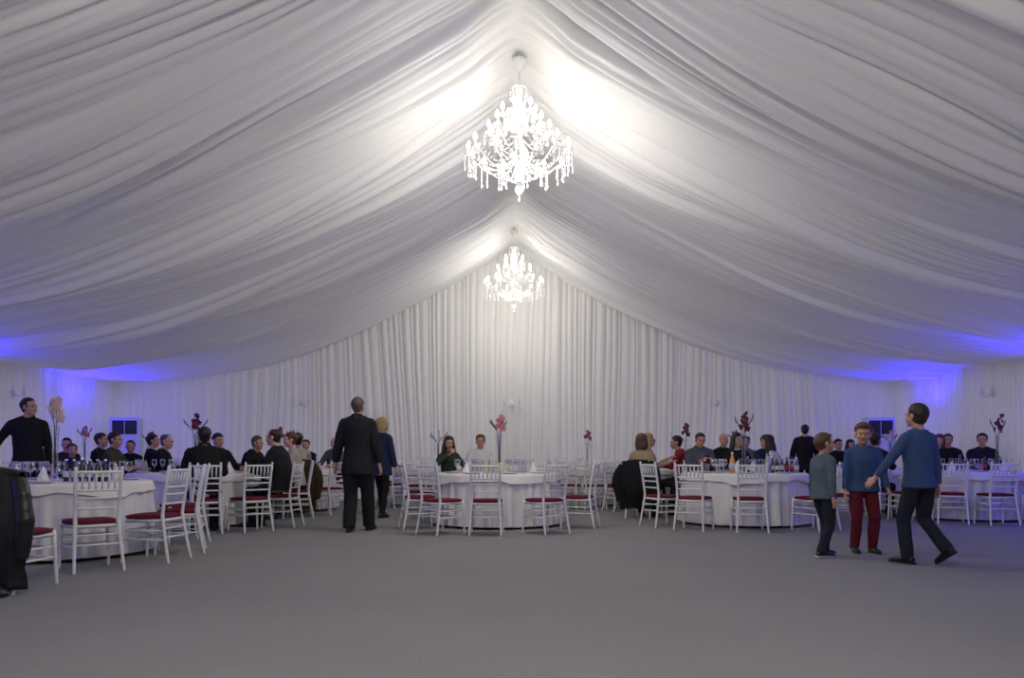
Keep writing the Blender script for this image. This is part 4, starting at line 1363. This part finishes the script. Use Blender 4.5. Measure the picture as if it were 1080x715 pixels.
# ------------------------------------------------------------------ air conditioners in the back corners
M_AC = mat('appliance_white', (.62, .62, .63), .45, spec=.4, noise=.03, nscale=8)
M_GRILLE = mat('grille_dark', (.022, .022, .026), .6, noise=.1, nscale=20)
def ac_unit():
    r = thing('air_conditioner', 'white floor-standing air conditioner with dark louvred outlet in the back left corner', 'air conditioner', group='floor-standing air conditioners')
    m = MB(); m.rbox((0, 0, .93), (.62, .36, 1.82), .02); m.obj('cabinet', M_AC, r)
    m = MB(); m.rbox((0, 0, .01), (.60, .34, .02), .004); m.obj('plinth', M_GRILLE, r)
    m = MB(); m.rbox((0, -.183, 1.62), (.50, .012, .30), .003); g = m.obj('outlet_grille', M_GRILLE, r)
    for i in range(7):
        m = MB(); m.rbox((0, -.193, 1.51 + i * .037), (.48, .014, .006), .001); m.obj('louvre', mat('louvre_grey', (.12, .12, .135), .5, noise=.03, nscale=10), g)
    m = MB(); m.rbox((0, -.194, 1.62), (.012, .016, .29), .002); m.obj('divider', M_AC, g)
    m = MB(); m.rbox((0, -.183, .65), (.54, .010, .95), .004); p = m.obj('lower_panel', M_AC, r)
    for i in range(8):
        m = MB(); m.rbox((0, -.1895, .30 + i * .04), (.44, .006, .012), .001); m.obj('intake_slot', M_GRILLE, p)
    return r
a0 = ac_unit(); a0.location = (-8.55, 17.45, 0); a0.rotation_euler = (0, 0, .25)
copy_tree(a0, (8.12, 17.45, 0), -.15, 'floor-standing air conditioner with dark outlet in the back right corner, above the boys')

# ------------------------------------------------------------------ wall sconces
M_SCON = mat('sconce_glass', (.75, .75, .76), .2, spec=.6, noise=.03, nscale=20)
def sconce():
    r = thing('wall_sconce', 'x', 'wall lamp', group='unlit two-armed wall lamps')
    m = MB(); m.ell((0, 0, 0), (.05, .02, .075), 14, 8); m.obj('back_plate', M_SCON, r)
    for s in (-1, 1):
        m = MB(); m.tube([(s * .02, -.02, -.02), (s * .08, -.07, -.07), (s * .15, -.09, -.05), (s * .17, -.09, 0)], .009, 7); a = m.obj('arm', M_SCON, r)
        m = MB(); m.lathe([(0, -.005), (.035, .0), (.045, .014), (.03, .006), (0, .002)], 12, (s * .17, -.09, 0)); m.obj('drip_pan', M_SCON, a)
        m = MB(); m.lathe([(0, 0), (.012, .002), (.012, .07), (.016, .085), (.010, .115), (0, .13)], 10, (s * .17, -.09, .005)); m.obj('candle_bulb', M_SCON, a)
        m = MB()
        for q in range(4):
            m.ell((s * .17, -.09, -.03 - q * .022), (.007, .007, .011), 6, 4)
        m.obj('crystal_drop', M_SCON, a)
    return r
s0 = sconce()
SCN = [(-4.81, YB - .13, 2.20, 0, 'pale two-armed wall lamp on the rear curtain above the wine-red orchids'),
       (0.0, YB - .13, 2.18, 0, 'pale two-armed wall lamp on the rear curtain over the middle table'),
       (4.70, YB - .13, 2.20, 0, 'pale two-armed wall lamp on the rear curtain over the orange juice table'),
       (XR - .13, 14.3, 2.15, -PI / 2, 'pale two-armed wall lamp on the right side curtain above the far right orchids'),
       (XL + .13, 14.3, 2.15, PI / 2, 'pale two-armed wall lamp on the left side curtain over the waiter')]
for i, (x, y, z, rz, lab) in enumerate(SCN):
    if i == 0:
        s0.location = (x, y, z); s0.rotation_euler = (0, 0, rz); s0['label'] = lab
    else:
        copy_tree(s0, (x, y, z), rz, lab)

# ------------------------------------------------------------------ lights
def point(name, loc, e, col, r=.1):
    l = bpy.data.lights.new(name, 'POINT'); l.energy = e; l.color = col; l.shadow_soft_size = r
    o = bpy.data.objects.new(name, l); COL.objects.link(o); o.location = loc
    return o
def spot(name, loc, tgt, e, col, ang=100, blend=1.0, r=.05):
    l = bpy.data.lights.new(name, 'SPOT'); l.energy = e; l.color = col; l.spot_size = math.radians(ang); l.spot_blend = blend; l.shadow_soft_size = r
    o = bpy.data.objects.new(name, l); COL.objects.link(o); o.location = loc
    o.rotation_euler = (V(tgt) - V(loc)).to_track_quat('-Z', 'Y').to_euler()
    return o
WARM = (1.0, .955, .86)
for i, (x, y, z) in enumerate(CH):
    point('chandelier_and_fill_light', (x, y, z - 1.95),  130 if i == 0 else 60, WARM, .28)
# unseen fill lamp added behind the camera, no fixture; a further chandelier is only presumed
point('chandelier_and_fill_light', (0.08, 2.2, 3.97), 240, WARM, .28)
BLUE = (.012, .004, 1.0)
for sx, xw in ((-1, XL), (1, XR)):
    for y, e in ((16.3, 300), (11.6, 420), (7.6, 480), (3.5, 380)):
        spot('blue_uplight', (xw - sx * .34, y, 1.9), (xw - sx * .55, y + .0, 3), e, BLUE, 150, 1.0)
w = bpy.data.worlds.new('world'); scn.world = w; w.use_nodes = True
w.node_tree.nodes['Background'].inputs['Color'].default_value = (.80, .775, .82, 1)
w.node_tree.nodes['Background'].inputs['Strength'].default_value = .64

scn.view_settings.view_transform = 'Standard'
scn.view_settings.look = 'None'
scn.view_settings.gamma = 1
scn.view_settings.use_curve_mapping = False
scn.view_settings.exposure = 0.0
scn.cycles.max_bounces = 6
scn.cycles.diffuse_bounces = 5
scn.cycles.glossy_bounces = 2
scn.cycles.transparent_max_bounces = 16
scn.cycles.use_denoising = True
scn.cycles.sample_clamp_indirect = 4
scn.cycles.caustics_reflective = False
scn.cycles.caustics_refractive = False
